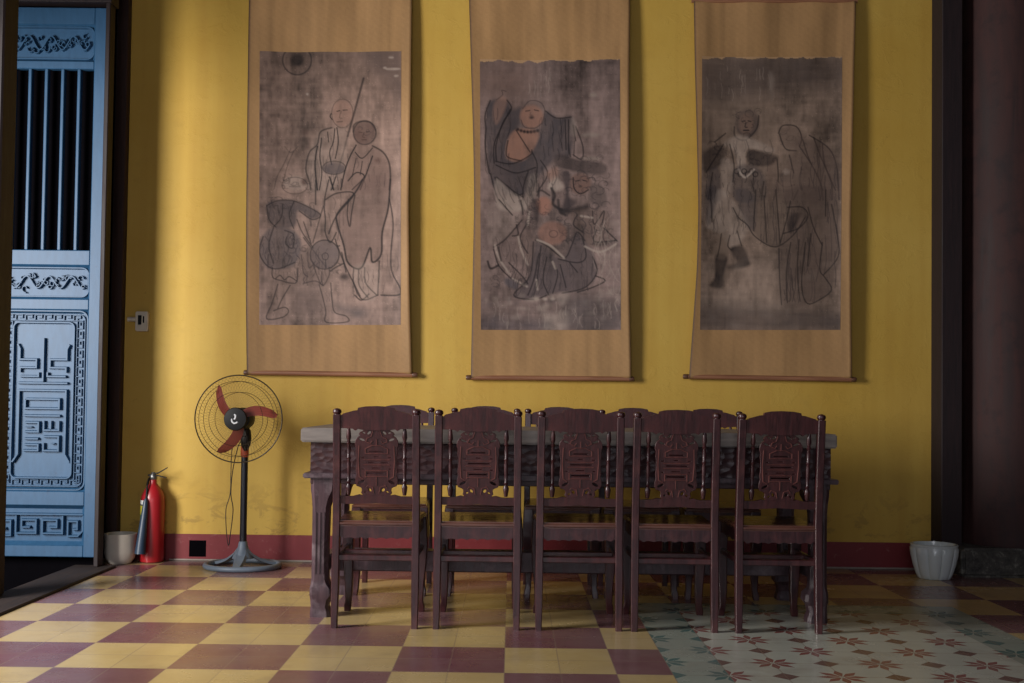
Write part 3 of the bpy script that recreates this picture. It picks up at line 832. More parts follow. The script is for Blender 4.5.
class Canvas:
    """colours on a grid of points that cover one painting; strokes are given in sheet units"""
    def __init__(s, x0, x1, y0, y1, nx, ny, seed, base):
        s.x = np.linspace(x0, x1, nx); s.y = np.linspace(y0, y1, ny)
        s.X, s.Y = np.meshgrid(s.x, s.y, indexing='ij')
        u = (s.X-x0)/(x1-x0); v = (s.Y-y0)/(y1-y0); s.u, s.v = u, v
        big = vnoise(u, v, seed, 5, 3); fine = vnoise(u, v, seed+1, 3, 30)
        weave = vnoise(u, v*0.06, seed+2, 3, 50)*0.5+vnoise(u*0.06, v, seed+3, 3, 90)*0.5
        mid = vnoise(u, v, seed+4, 4, 11)
        speck = np.random.RandomState(seed+7).rand(nx, ny)
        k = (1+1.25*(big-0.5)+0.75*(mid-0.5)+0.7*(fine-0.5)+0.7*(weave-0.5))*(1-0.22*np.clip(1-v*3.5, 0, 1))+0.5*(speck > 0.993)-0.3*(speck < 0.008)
        s.C = np.array(base)[None, None, :]*k[..., None]
        s.big = big; s.mid = mid*0.6+fine*0.4
    def folds(s, ox_, oy_, sc_, area, n, seed, sway=0.15, a=0.55, col=(0.035, 0.028, 0.032), length=0.5, slant=0.0):
        r = random.Random(seed); x0, y0, x1, y1 = area
        for _ in range(n):
            bx, by = r.uniform(x0, x1), r.uniform(y0, y1-(y1-y0)*0.2); L_ = (y1-y0)*r.uniform(0.3, 1)*length; ph = r.uniform(-1, 1)
            pts = [(bx+slant*L_*t/3+L_*sway*ph*math.sin(t/3*PI)+r.uniform(-3, 3), min(y1, by+L_*t/3)) for t in range(4)]
            s.line([(ox_+p/sc_, oy_+q/sc_) for p, q in pts], col=col, w=r.uniform(0.35, 0.7), a=a*r.uniform(0.5, 1))
    def curls(s, ox_, oy_, sc_, area, n, seed, rad=14, a=0.5, col=(0.035, 0.028, 0.032)):
        r = random.Random(seed); x0, y0, x1, y1 = area
        for _ in range(n):
            bx, by, ph, q = r.uniform(x0, x1), r.uniform(y0, y1), r.uniform(0, 6.3), rad*r.uniform(.6, 1.5)
            s.line([(ox_+(bx+q*math.cos(ph+t*0.8))/sc_, oy_+(by+q*0.8*math.sin(ph+t*0.8))/sc_) for t in range(5)], col=col, w=r.uniform(0.4, 0.7), a=a*r.uniform(0.5, 1))
    def box(s, xs, ys, pad):
        i = np.where((s.x > min(xs)-pad) & (s.x < max(xs)+pad))[0]; j = np.where((s.y > min(ys)-pad) & (s.y < max(ys)+pad))[0]
        if len(i) == 0 or len(j) == 0: return None
        return slice(i[0], i[-1]+1), slice(j[0], j[-1]+1)
    def blend(s, sl, a, col):
        a = a[..., None]; s.C[sl] = s.C[sl]*(1-a)+np.array(col)*a
    def line(s, pts, col=(0.014, 0.011, 0.013), w=0.85, a=1.0, smooth=True):
        p = [(q.x, q.y) for q in smoothpath([Vector((a_, b_)) for a_, b_ in pts], 5)] if smooth and len(pts) > 2 else pts
        sl = s.box([q[0] for q in p], [q[1] for q in p], w*2+1)
        if sl is None: return
        X, Y = s.X[sl], s.Y[sl]; D = np.full(X.shape, 1e9)
        for (ax, ay), (bx, by) in zip(p, p[1:]):
            dx, dy = bx-ax, by-ay; L2 = dx*dx+dy*dy+1e-9
            t = np.clip(((X-ax)*dx+(Y-ay)*dy)/L2, 0, 1)
            D = np.minimum(D, np.hypot(X-ax-t*dx, Y-ay-t*dy))
        s.blend(sl, a*np.clip(1.3-D/w, 0, 1), col)
    def poly(s, pts, col, a=0.5, soft=1.5, smooth=True):
        p = [(q.x, q.y) for q in smoothpath([Vector((a_, b_)) for a_, b_ in pts], 4, True)] if smooth else pts
        sl = s.box([q[0] for q in p], [q[1] for q in p], soft+1)
        if sl is None: return
        X, Y = s.X[sl], s.Y[sl]; D = np.full(X.shape, 1e9); ins = np.zeros(X.shape, bool); n = len(p)
        for k in range(n):
            (ax, ay), (bx, by) = p[k], p[(k+1) % n]
            dx, dy = bx-ax, by-ay; L2 = dx*dx+dy*dy+1e-9
            t = np.clip(((X-ax)*dx+(Y-ay)*dy)/L2, 0, 1)
            D = np.minimum(D, np.hypot(X-ax-t*dx, Y-ay-t*dy))
            c = ((ay > Y) != (by > Y)) & (X < (bx-ax)*(Y-ay)/((by-ay) if by != ay else 1e-9)+ax)
            ins ^= c
        sd = np.where(ins, D, -D)
        k = np.clip(sd/(soft*1.1)*0.5+0.5, 0, 1)*np.clip(0.88+1.6*(s.mid[sl]-0.5), 0.5, 1.15)
        s.blend(sl, np.clip(a*k, 0, 1), col)
    def oval(s, cx_, cy_, rx, ry, col, a=0.5, soft=1.5):
        s.poly([(cx_+rx*math.cos(t), cy_+ry*math.sin(t)) for t in [2*PI*k/14 for k in range(14)]], col, a, soft)
    def ring(s, cx_, cy_, rx, ry, **k):
        s.line([(cx_+rx*math.cos(t), cy_+ry*math.sin(t)) for t in [2*PI*q/20 for q in range(21)]], **k)

INK = (0.016, 0.012, 0.015); PINK = (0.38, 0.22, 0.17); GREY = (0.065, 0.058, 0.068); LIGHT = (0.50, 0.42, 0.37); BROWN = (0.10, 0.055, 0.045)
def crop(cv, ox_, oy_, s_):
    t = lambda pts: [(ox_+a/s_, oy_+b/s_) for a, b in pts]
    class K: pass
    k = K()
    k.l = lambda pts, **kw: cv.line(t(pts), **kw)
    k.p = lambda pts, col, **kw: cv.poly(t(pts), col, **kw)
    k.o = lambda x_, y_, rx, ry, col, **kw: cv.oval(ox_+x_/s_, oy_+y_/s_, rx/s_, ry/s_, col, **kw)
    k.r = lambda x_, y_, rx, ry, **kw: cv.ring(ox_+x_/s_, oy_+y_/s_, rx/s_, ry/s_, **kw)
    return k
def paint_one(cv):
    A = crop(cv, 250, 50, 4.881); B = crop(cv, 250, 180, 4.556)
    v = cv.v[..., None]
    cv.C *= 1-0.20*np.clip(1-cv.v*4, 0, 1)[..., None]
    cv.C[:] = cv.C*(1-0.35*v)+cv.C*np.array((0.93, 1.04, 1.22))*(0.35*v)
    A.r(230, 50, 70, 70, w=0.9, a=0.7); A.o(232, 48, 32, 30, (0.012, 0.008, 0.008), a=1.0, soft=2)
    A.p([(560, 0), (745, 0), (745, 230), (650, 150), (560, 60)], (0.05, 0.04, 0.045), a=0.5, soft=8)
    for x_, y_, rx in ((690, 40, 12), (700, 96, 36), (715, 130, 10), (660, 90, 8), (280, 215, 5)): A.o(x_, y_, rx, 5, LIGHT, a=0.7, soft=0.8)
    A.l([(555, 140), (520, 270), (478, 420)], w=1.3, a=0.75); A.l([(478, 420), (440, 560), (395, 683)], w=1.0, a=0.5)
    A.l([(532, 402), (548, 404)], w=.5); A.l([(568, 402), (584, 399)], w=.5); A.l([(558, 405), (552, 425), (562, 428)], w=.5); A.l([(548, 440), (570, 440)], w=.6); A.l([(505, 400), (510, 365), (545, 350), (590, 358), (615, 395)], w=1.0, a=.7); A.l([(398, 310), (392, 325), (402, 340)], w=.6)
    A.p([(345, 400), (420, 380), (470, 400), (470, 560), (430, 683), (290, 683), (280, 560), (300, 490)], LIGHT, a=0.22, soft=3)
    A.o(452, 310, 50, 66, PINK, a=0.45); A.r(452, 310, 52, 70, w=0.6, a=0.45)
    A.l([(425, 300), (440, 297)], w=.5); A.l([(455, 295), (475, 293)], w=.5); A.l([(446, 300), (438, 330), (450, 334)], w=.5, a=.5); A.l([(425, 352), (452, 350)], w=.6, a=.6)
    A.o(560, 408, 55, 58, (0.10, 0.055, 0.05), a=0.7); A.r(562, 405, 55, 58, w=0.8, a=0.7); A.o(545, 418, 28, 36, (0.15, 0.085, 0.07), a=0.5)
    A.l([(400, 380), (345, 400), (330, 460), (290, 500), (273, 580), (290, 640), (298, 683)], w=0.9, a=0.75)
    A.l([(330, 470), (318, 560), (330, 683)]); A.l([(415, 385), (408, 450), (390, 500), (400, 560)], w=.6); A.l([(425, 380), (432, 450), (418, 530)], w=.6)
    A.l([(350, 430), (342, 520), (352, 600), (340, 683)], w=.6); A.l([(380, 400), (385, 450)], w=.5)
    A.o(412, 578, 56, 30, (0.09, 0.075, 0.085), a=0.75); A.r(412, 575, 56, 32, w=.6, a=.6)
    A.p([(520, 465), (600, 470), (680, 550), (690, 683), (440, 683), (470, 590)], (0.20, 0.125, 0.11), a=0.45, soft=3)
    A.l([(600, 470), (650, 500), (680, 550), (688, 620), (682, 683)], w=1.0, a=.8); A.l([(520, 465), (490, 520), (465, 590), (445, 683)], w=.8)
    A.l([(515, 500), (550, 530), (600, 480)], w=.6); A.l([(600, 520), (572, 600), (540, 683)], w=.8); A.l([(480, 640), (520, 600), (560, 620), (500, 683)], w=.7); A.l([(520, 530), (500, 620)], w=.5); A.l([(550, 545), (540, 610)], w=.5)
    A.o(625, 540, 16, 12, BROWN, a=0.5)
    A.l([(200, 480), (165, 560), (135, 620), (120, 683)], w=.6, a=.5); A.l([(215, 490), (185, 560), (165, 640)], w=.6, a=.5); A.l([(170, 470), (200, 500), (235, 470)], w=.6, a=.4)
    A.o(225, 650, 58, 36, LIGHT, a=0.3); A.o(268, 642, 18, 18, BROWN, a=0.7); A.o(90, 410, 10, 14, BROWN, a=.4); A.o(270, 400, 14, 14, BROWN, a=.6)
    A.l([(390, 620), (410, 683)], w=.9); A.l([(420, 620), (400, 683)], w=.7)
    B.r(205, 25, 58, 38, w=0.6, a=.5); B.l([(180, 30), (230, 30)], w=.5, a=.5)
    B.p([(80, 110), (140, 90), (210, 95), (320, 150), (285, 180), (220, 140), (205, 210), (110, 215), (85, 170)], GREY, a=0.65)
    B.p([(110, 215), (60, 260), (45, 330), (90, 405), (200, 390), (235, 300), (200, 230)], (0.09, 0.085, 0.10), a=0.6)
    for p in ([(80, 120), (90, 180), (120, 215)], [(80, 120), (130, 95), (210, 98), (320, 155), (285, 180), (225, 140)], [(150, 110), (145, 170), (110, 215)], [(200, 100), (180, 160), (200, 220)],
              [(65, 260), (48, 330), (80, 390), (130, 405), (205, 375)], [(160, 230), (200, 250), (195, 310), (165, 290), (170, 260)], [(110, 220), (90, 300), (110, 380)], [(215, 180), (240, 240), (290, 310)], [(245, 190), (280, 290)],
              [(105, 400), (108, 445), (150, 460), (190, 470), (215, 462), (220, 400)], [(120, 450), (140, 435), (160, 455), (180, 440), (215, 460)],
              [(130, 475), (105, 560), (80, 632), (150, 626), (178, 600), (160, 580), (112, 596)], [(185, 480), (150, 540), (130, 585)],
              [(318, 480), (335, 540), (348, 600), (350, 648), (448, 646), (440, 620), (388, 602), (376, 540), (370, 470)],
              [(335, 120), (288, 285)], [(245, 262), (350, 400)], [(235, 340), (245, 420), (265, 440)], [(265, 330), (270, 400), (300, 370)], [(290, 390), (330, 480), (360, 440), (365, 410)], [(250, 470), (300, 460), (335, 480)]):
        B.l(p, w=.75, a=.7)
    B.o(342, 340, 66, 66, (0.12, 0.10, 0.11), a=.6); B.r(342, 340, 66, 66, w=.8, a=.75); B.r(345, 348, 14, 16, w=.6, a=.6)
    B.p([(230, 330), (290, 310), (370, 430), (340, 480), (260, 470)], (0.17, 0.12, 0.11), a=.35)
    B.p([(215, 500), (330, 500), (340, 590), (220, 590)], (0.12, 0.085, 0.085), a=.35, soft=6)
    B.p([(515, 0), (400, 150), (400, 210), (430, 300), (445, 370), (480, 400), (515, 395), (550, 310), (562, 370), (600, 340), (605, 240), (632, 130), (640, 0)], (0.20, 0.13, 0.115), a=.5)
    for p in ([(515, 0), (480, 60), (402, 150), (400, 200), (430, 300), (445, 370), (480, 402), (515, 395), (550, 310), (560, 375), (600, 340), (605, 240), (632, 130), (642, 0)],):
        B.l(p, w=1.1, a=.9)
    for p in ([(300, 0), (300, 110)], [(360, 0), (340, 100), (345, 180), (345, 240), (368, 285), (395, 240)], [(345, 90), (400, 60), (475, 65), (395, 165), (360, 245)], [(450, 90), (445, 160), (457, 212), (465, 150), (480, 70)],
              [(400, 300), (440, 400), (480, 480), (505, 530)], [(475, 405), (475, 470), (515, 545), (585, 525)], [(525, 400), (530, 470), (580, 525)], [(592, 370), (585, 525)], [(498, 410), (500, 480), (540, 535)],
              [(638, 90), (655, 200), (645, 330), (650, 420), (688, 495), (680, 525), (600, 525)], [(480, 525), (510, 548), (545, 520)], [(390, 270), (400, 300), (410, 300)], [(370, 415), (390, 400), (430, 380)], [(420, 330), (440, 420)]):
        B.l(p, w=.85, a=.8)
    B.p([(470, 400), (590, 390), (585, 525), (520, 545)], LIGHT, a=.2)
    B.o(432, 442, 20, 15, INK, a=.8, soft=2); B.o(505, 605, 32, 22, (0.09, 0.085, 0.10), a=.55, soft=4); B.p([(390, 560), (480, 590), (500, 620), (400, 600)], (0.10, 0.09, 0.10), a=.5, soft=4)
    AF, BF = (250, 50, 4.881), (250, 180, 4.556)
    cv.folds(*AF, (300, 430, 400, 683), 14, 1, a=.45); cv.folds(*AF, (450, 500, 670, 683), 16, 2, a=.4); cv.folds(*AF, (380, 600, 450, 683), 8, 3, a=.6)
    cv.folds(*BF, (80, 110, 300, 215), 22, 4, a=.6); cv.folds(*BF, (60, 220, 220, 400), 34, 5, .3, a=.55); cv.folds(*BF, (230, 300, 360, 480), 26, 6, .3, a=.55); cv.folds(*BF, (100, 400, 220, 470), 12, 7, a=.5)
    cv.folds(*BF, (330, 60, 470, 280), 16, 8, a=.45); cv.folds(*BF, (470, 400, 590, 535), 14, 9, .08, a=.5); cv.folds(*BF, (595, 300, 680, 520), 8, 10, .08, a=.4)
    cv.curls(*AF, (150, 610, 290, 683), 16, 11); cv.curls(*BF, (90, 80, 290, 130), 18, 12); cv.curls(*BF, (180, 240, 260, 330), 12, 13); cv.curls(*BF, (360, 380, 430, 440), 10, 14, 10); cv.curls(*AF, (480, 380, 620, 440), 8, 15, 12, a=.35)
    cv.folds(*BF, (100, 480, 180, 600), 6, 16, a=.35); cv.folds(*BF, (320, 480, 380, 620), 6, 17, a=.35)
def paint_two(cv):
    A = crop(cv, 470, 90, 5.694); B = crop(cv, 470, 200, 5.256)
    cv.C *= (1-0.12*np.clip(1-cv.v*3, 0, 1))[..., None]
    rb = (0.055, 0.05, 0.06)
    A.p([(60, -130), (330, -130), (330, 40), (160, 60), (60, 20)], (0.20, 0.13, 0.11), a=.5, soft=12)
    A.p([(110, 70), (85, 180), (88, 300), (105, 480), (140, 560), (300, 600), (400, 480), (480, 400), (575, 370), (585, 160), (500, 160), (430, 120), (400, 230), (350, 350), (290, 400), (205, 390), (215, 290), (280, 200), (290, 100), (240, 110), (210, 60)], rb, a=.75, soft=2)
    A.p([(140, 80), (180, 40), (210, 60), (190, 130), (150, 200), (130, 150)], PINK, a=.4); A.l([(150, 60), (185, 30), (180, 5), (205, 10)], w=.6, a=.5)
    A.p([(265, 225), (210, 300), (213, 390), (290, 403), (350, 350), (388, 240)], (0.32, 0.175, 0.13), a=.75)
    A.o(350, 150, 66, 66, (0.30, 0.165, 0.125), a=.75); A.l([(300, 105), (340, 60), (400, 70), (425, 120), (410, 190)], w=.7, a=.5)
    A.o(350, 155, 13, 9, INK, a=.8, soft=1); A.l([(315, 120), (340, 115)], w=.5); A.l([(365, 112), (390, 118)], w=.5); A.l([(290, 170), (310, 210), (370, 215), (405, 190)], w=.6, a=.6); A.l([(345, 125), (340, 140), (355, 142)], w=.4, a=.5)
    for k in range(7): A.o(270+k*19, 225+10*math.sin(k/6*PI)+k*1.0, 9, 9, INK, a=.85, soft=.8)
    for p in ([(115, 65), (85, 150), (90, 230), (85, 330), (108, 480)], [(210, 60), (235, 110), (185, 190), (147, 320), (150, 410)], [(230, 110), (170, 230), (135, 320), (135, 420)], [(262, 230), (300, 290), (340, 352)], [(215, 290), (205, 350), (215, 385), (290, 403)],
              [(145, 410), (240, 420), (340, 370), (350, 340)], [(145, 430), (240, 470), (300, 465), (370, 440)], [(150, 500), (250, 580), (300, 610)], [(115, 480), (135, 560), (165, 640), (210, 683)], [(140, 500), (170, 600), (240, 683)], [(330, 460), (300, 560), (300, 683)],
              [(430, 120), (490, 160), (575, 155)], [(560, 170), (560, 330), (570, 380)], [(600, 210), (640, 320), (635, 395), (585, 370)], [(540, 170), (545, 340)], [(585, 200), (600, 290)], [(350, 350), (380, 420), (370, 520), (340, 600)], [(400, 400), (440, 480), (380, 580)], [(245, 580), (260, 600), (300, 590)]):
        A.l(p, w=.8, a=.8)
    A.p([(150, 510), (230, 580), (300, 620), (320, 683), (170, 683), (140, 600)], LIGHT, a=.45); A.p([(580, 160), (605, 190), (600, 260), (570, 250)], LIGHT, a=.3)
    A.p([(330, 500), (380, 480), (370, 600), (310, 660)], LIGHT, a=.3)
    for x_, y_, r_ in ((685, 258, 50), (690, 392, 48), (700, 30, 20)): A.o(x_, y_, r_, 11, (0.30, 0.25, 0.22), a=.7, soft=1.5)
    A.p([(480, 390), (520, 365), (620, 400), (740, 415), (778, 450), (740, 485), (600, 465), (500, 440)], (0.06, 0.045, 0.045), a=.8)
    A.o(625, 535, 62, 60, (0.19, 0.11, 0.09), a=.75); A.l([(585, 500), (590, 560), (625, 592), (670, 570)], w=.7); A.l([(600, 520), (620, 515)], w=.6); A.l([(640, 515), (660, 520)], w=.6); A.o(625, 550, 10, 6, INK, a=.6, soft=.8)
    A.p([(520, 470), (570, 480), (560, 600), (600, 640), (560, 683), (520, 683), (540, 580)], (0.045, 0.035, 0.04), a=.8); A.p([(690, 540), (760, 560), (770, 660), (680, 640)], (0.06, 0.05, 0.05), a=.6)
    A.p([(440, 560), (475, 490), (530, 545), (500, 575)], LIGHT, a=.6); A.p([(440, 470), (490, 440), (500, 480), (460, 520)], PINK, a=.5)
    A.o(420, 655, 48, 42, PINK, a=.65); A.l([(460, 560), (480, 600), (470, 650), (520, 683)], w=1.6, a=.8); A.l([(380, 600), (400, 570), (450, 600)], w=1.1, a=.7)
    B.o(385, 30, 38, 50, (0.33, 0.16, 0.12), a=.6); B.p([(330, 0), (365, 20), (355, 110), (330, 90)], INK, a=.7); B.o(430, 175, 75, 62, (0.32, 0.165, 0.125), a=.7); B.r(435, 178, 22, 18, w=.6, a=.5)
    B.l([(480, 60), (540, 55), (610, 38)], w=3.2, a=.75); B.l([(460, 0), (470, 60), (500, 80)], w=1.6, a=.7)
    B.p([(100, 30), (240, 0), (260, 100), (180, 200), (100, 230)], LIGHT, a=.18)
    B.p([(340, 215), (480, 310), (560, 170), (650, 300), (660, 400), (580, 470), (440, 490), (330, 520), (230, 505), (310, 400), (320, 300)], (0.085, 0.07, 0.08), a=.6)
    B.p([(250, 190), (320, 150), (340, 220), (310, 330), (250, 260)], (0.2, 0.14, 0.125), a=.5)
    B.p([(530, 60), (700, 60), (740, 200), (640, 250), (560, 170)], (0.16, 0.11, 0.09), a=.45)
    for p in ([(340, 210), (400, 240), (490, 305), (530, 240), (560, 170), (600, 215)], [(590, 210), (605, 300), (560, 330), (460, 310)], [(330, 220), (310, 400), (225, 500), (330, 522), (400, 500)], [(370, 240), (345, 460)], [(425, 320), (457, 385), (430, 490)], [(470, 340), (500, 460)],
              [(640, 300), (662, 380), (600, 460), (480, 490)], [(655, 400), (705, 425), (640, 460), (560, 485)], [(270, 105), (180, 210), (120, 250)], [(240, 130), (250, 180), (220, 190)], [(360, 280), (330, 420), (300, 500)], [(400, 300), (380, 420), (410, 500)], [(520, 330), (560, 380)],
              [(640, 60), (650, 130), (700, 60), (690, 130)], [(660, 160), (650, 220), (760, 215)], [(700, 150), (770, 220)], [(560, 80), (540, 130), (590, 170)], [(120, 260), (150, 350), (220, 420)], [(200, 330), (270, 400), (300, 440)], [(300, 120), (260, 200), (300, 280)], [(150, 0), (220, 80)], [(265, 0), (275, 75)]):
        B.l(p, w=.8, a=.8)
    for p in ([(128, 240), (150, 310), (205, 390)], [(220, 415), (295, 455)], [(250, 195), (265, 260), (300, 340)], [(350, 210), (420, 240), (490, 305)], [(600, 245), (680, 275), (760, 235)], [(430, 325), (445, 360)], [(310, 60), (300, 130)], [(345, 420), (350, 470)], [(580, 85), (640, 95)]):
        B.l(p, col=LIGHT, w=1.3, a=.55)
    B.l([(90, 325), (105, 362), (145, 345)], w=1.3, a=.85); B.l([(145, 250), (160, 320)], w=1.2, a=.7); B.p([(190, 410), (250, 440), (230, 470), (180, 440)], (0.06, 0.065, 0.09), a=.6)
    B.p([(650, 225), (760, 215), (720, 240), (660, 245)], INK, a=.6)
    B.p([(380, 580), (420, 600), (510, 590), (500, 683), (400, 683)], LIGHT, a=.42, soft=3); B.p([(450, 500), (520, 495), (480, 560)], LIGHT, a=.4, soft=2)
    for q in range(46):
        r_ = rnd
        B.o(r_.uniform(80, 790), r_.uniform(500, 680), r_.uniform(6, 26), r_.uniform(4, 12), LIGHT if r_.random() < .6 else (0.08, 0.075, 0.09), a=.28, soft=2)
    for q in range(26): B.o(rnd.uniform(660, 800), rnd.uniform(60, 520), rnd.uniform(6, 22), rnd.uniform(4, 14), LIGHT, a=.22, soft=2)
    B.p([(80, 620), (380, 640), (380, 683), (80, 683)], (0.06, 0.06, 0.08), a=.5, soft=5); B.p([(510, 510), (790, 540), (790, 683), (520, 683)], (0.07, 0.07, 0.08), a=.4, soft=5)
    for x_ in (345, 390, 430): B.o(x_, 520, 12, 8, LIGHT, a=.6, soft=1)
    AF, BF = (470, 90, 5.694), (470, 200, 5.256)
    cv.folds(*AF, (90, 100, 220, 480), 22, 1, a=.5, col=INK); cv.folds(*AF, (400, 150, 600, 400), 26, 2, .1, a=.6, col=INK); cv.folds(*AF, (130, 480, 340, 683), 24, 3, a=.6, slant=.3); cv.folds(*AF, (340, 420, 480, 640), 22, 4, a=.6, col=INK)
    cv.folds(*BF, (220, 220, 420, 510), 34, 5, .15, a=.6, slant=-.2); cv.folds(*BF, (440, 260, 660, 480), 26, 6, .2, a=.5); cv.folds(*BF, (120, 180, 300, 420), 18, 7, .2, a=.5); cv.folds(*BF, (540, 60, 740, 240), 22, 8, .3, a=.6)
    cv.curls(*AF, (480, 380, 770, 480), 26, 9, 16); cv.curls(*AF, (540, 480, 770, 680), 30, 10, 20, a=.6); cv.curls(*BF, (300, 0, 480, 120), 22, 11, 14, a=.6); cv.curls(*BF, (480, 20, 740, 240), 30, 12, 18, a=.55); cv.curls(*BF, (100, 300, 300, 460), 16, 13, 18); cv.curls(*BF, (230, 60, 340, 160), 10, 14, 12)
    cv.folds(*BF, (80, 520, 790, 680), 40, 15, .2, a=.3, col=LIGHT); cv.folds(*BF, (660, 60, 790, 500), 24, 16, .3, a=.3, col=LIGHT)
    cv.folds(*AF, (330, -150, 470, 40), 12, 17, .02, a=.25, col=LIGHT)
def paint_three(cv):
    A = crop(cv, 680, 50, 4.553); B = crop(cv, 680, 190, 3.416)
    A.p([(110, 40), (740, 40), (740, 150), (440, 200), (250, 240), (110, 230)], (0.06, 0.048, 0.05), a=.55, soft=9)
    A.p([(410, 100), (430, 130), (420, 230), (405, 170)], LIGHT, a=.25, soft=2)
    A.p([(120, 250), (420, 260), (440, 420), (320, 420), (120, 430)], (0.22, 0.165, 0.13), a=.4, soft=8)
    A.o(308, 335, 56, 66, (0.07, 0.05, 0.05), a=.7); A.o(303, 335, 32, 46, (0.22, 0.145, 0.115), a=.8); A.l([(285, 325), (298, 323)], w=.6); A.l([(312, 323), (325, 326)], w=.6); A.l([(303, 330), (298, 350), (308, 352)], w=.5); A.l([(292, 366), (315, 366)], w=.8)
    A.l([(250, 350), (255, 395), (300, 410), (350, 360), (360, 300)], w=.9, a=.7)
    A.p([(200, 430), (260, 390), (320, 400), (430, 450), (400, 470), (310, 450), (300, 560), (270, 560), (250, 460)], LIGHT, a=.42)
    A.p([(110, 470), (190, 430), (200, 510), (120, 560), (105, 520)], INK, a=.75); A.p([(318, 455), (440, 480), (440, 505), (400, 530), (320, 520)], INK, a=.72)
    A.p([(250, 540), (350, 530), (395, 600), (390, 683), (250, 683)], GREY, a=.55); A.p([(130, 560), (180, 540), (190, 683), (125, 683)], GREY, a=.55)
    for k in range(6): A.r(262+k*17, 552+(k % 2)*14, 11, 11, w=.6, a=.8)
    A.l([(270, 545), (300, 580), (340, 545)], w=1.2, a=.8, col=LIGHT)
    A.p([(190, 500), (250, 520), (240, 640), (200, 660)], LIGHT, a=.35); A.p([(400, 540), (450, 500), (440, 683), (400, 683)], BROWN, a=.3)
    A.o(505, 395, 55, 52, (0.17, 0.12, 0.10), a=.5)
    for p in ([(450, 380), (470, 345), (530, 350), (555, 400), (545, 440)], [(455, 385), (470, 430), (490, 455), (530, 460)], [(590, 390), (680, 450), (715, 540), (725, 683)], [(560, 410), (590, 500), (640, 600), (655, 683)], [(545, 440), (600, 520)], [(610, 400), (640, 480), (690, 600), (695, 683)],
              [(450, 600), (480, 625), (525, 615)], [(445, 500), (450, 600), (430, 683)], [(500, 480), (520, 560)], [(540, 640), (520, 683)], [(200, 430), (170, 480), (120, 560)], [(230, 430), (250, 520), (245, 600)], [(150, 560), (130, 683)], [(385, 600), (375, 683)], [(160, 420), (210, 380)], [(650, 430), (660, 520), (710, 640)]):
        A.l(p, w=.8, a=.75)
    A.p([(540, 400), (680, 450), (725, 560), (725, 683), (440, 683), (450, 600), (500, 500)], (0.13, 0.09, 0.08), a=.5, soft=3)
    A.o(486, 555, 14, 12, LIGHT, a=.5); A.p([(450, 600), (520, 610), (520, 635), (450, 630)], (0.24, 0.17, 0.14), a=.6)
    B.p([(130, 0), (190, 40), (240, 120), (210, 180), (180, 200), (140, 150), (90, 120)], LIGHT, a=.4)
    B.p([(190, 0), (260, 20), (260, 130), (230, 120)], GREY, a=.6); B.p([(90, 0), (130, 0), (110, 110), (90, 100)], GREY, a=.5)
    B.p([(265, 0), (350, 0), (355, 180), (325, 195), (260, 150)], (0.15, 0.11, 0.09), a=.55)
    B.p([(360, 0), (520, 0), (545, 120), (540, 230), (520, 345), (440, 390), (350, 385), (340, 210), (380, 120)], (0.12, 0.085, 0.075), a=.6, soft=2)
    B.p([(375, 90), (415, 80), (385, 145), (370, 130)], INK, a=.7)
    B.p([(125, 225), (168, 228), (155, 290), (150, 335), (105, 328), (122, 300)], INK, a=.9); B.p([(175, 200), (218, 192), (242, 240), (238, 260), (175, 272), (168, 260), (198, 245)], INK, a=.9)
    B.p([(140, 150), (170, 150), (165, 230), (130, 228)], (0.2, 0.15, 0.12), a=.6)
    for p in ([(185, 60), (205, 95), (235, 120), (262, 160), (328, 195), (390, 155), (430, 95)], [(145, 150), (140, 190), (132, 228)], [(175, 155), (168, 190), (180, 205)], [(200, 140), (215, 190)], [(342, 200), (345, 300), (352, 392)], [(382, 180), (368, 280), (372, 385)], [(410, 170), (405, 280), (415, 380)],
              [(432, 180), (420, 320), (440, 388), (490, 370), (522, 340), (500, 300), (482, 270), (490, 180)], [(520, 50), (540, 160), (542, 230), (495, 290)], [(380, 40), (365, 110), (345, 185)], [(440, 60), (460, 130), (490, 190)], [(500, 0), (500, 90)], [(105, 0), (112, 110)], [(262, 0), (255, 140)], [(330, 0), (345, 180)], [(290, 20), (300, 180)], [(355, 150), (410, 130), (440, 90), (420, 60), (370, 60)], [(450, 150), (440, 260)]):
        B.l(p, w=.75, a=.75)
    B.p([(70, 390), (545, 420), (545, 475), (70, 475)], (0.055, 0.048, 0.055), a=.6, soft=6); B.p([(70, 350), (340, 380), (340, 410), (70, 400)], LIGHT, a=.16, soft=8); B.p([(170, 280), (340, 240), (340, 380), (160, 390)], LIGHT, a=.12, soft=10)
    for q in range(24): B.o(rnd.uniform(80, 540), rnd.uniform(230, 470), rnd.uniform(8, 26), rnd.uniform(4, 12), LIGHT, a=.10, soft=3)

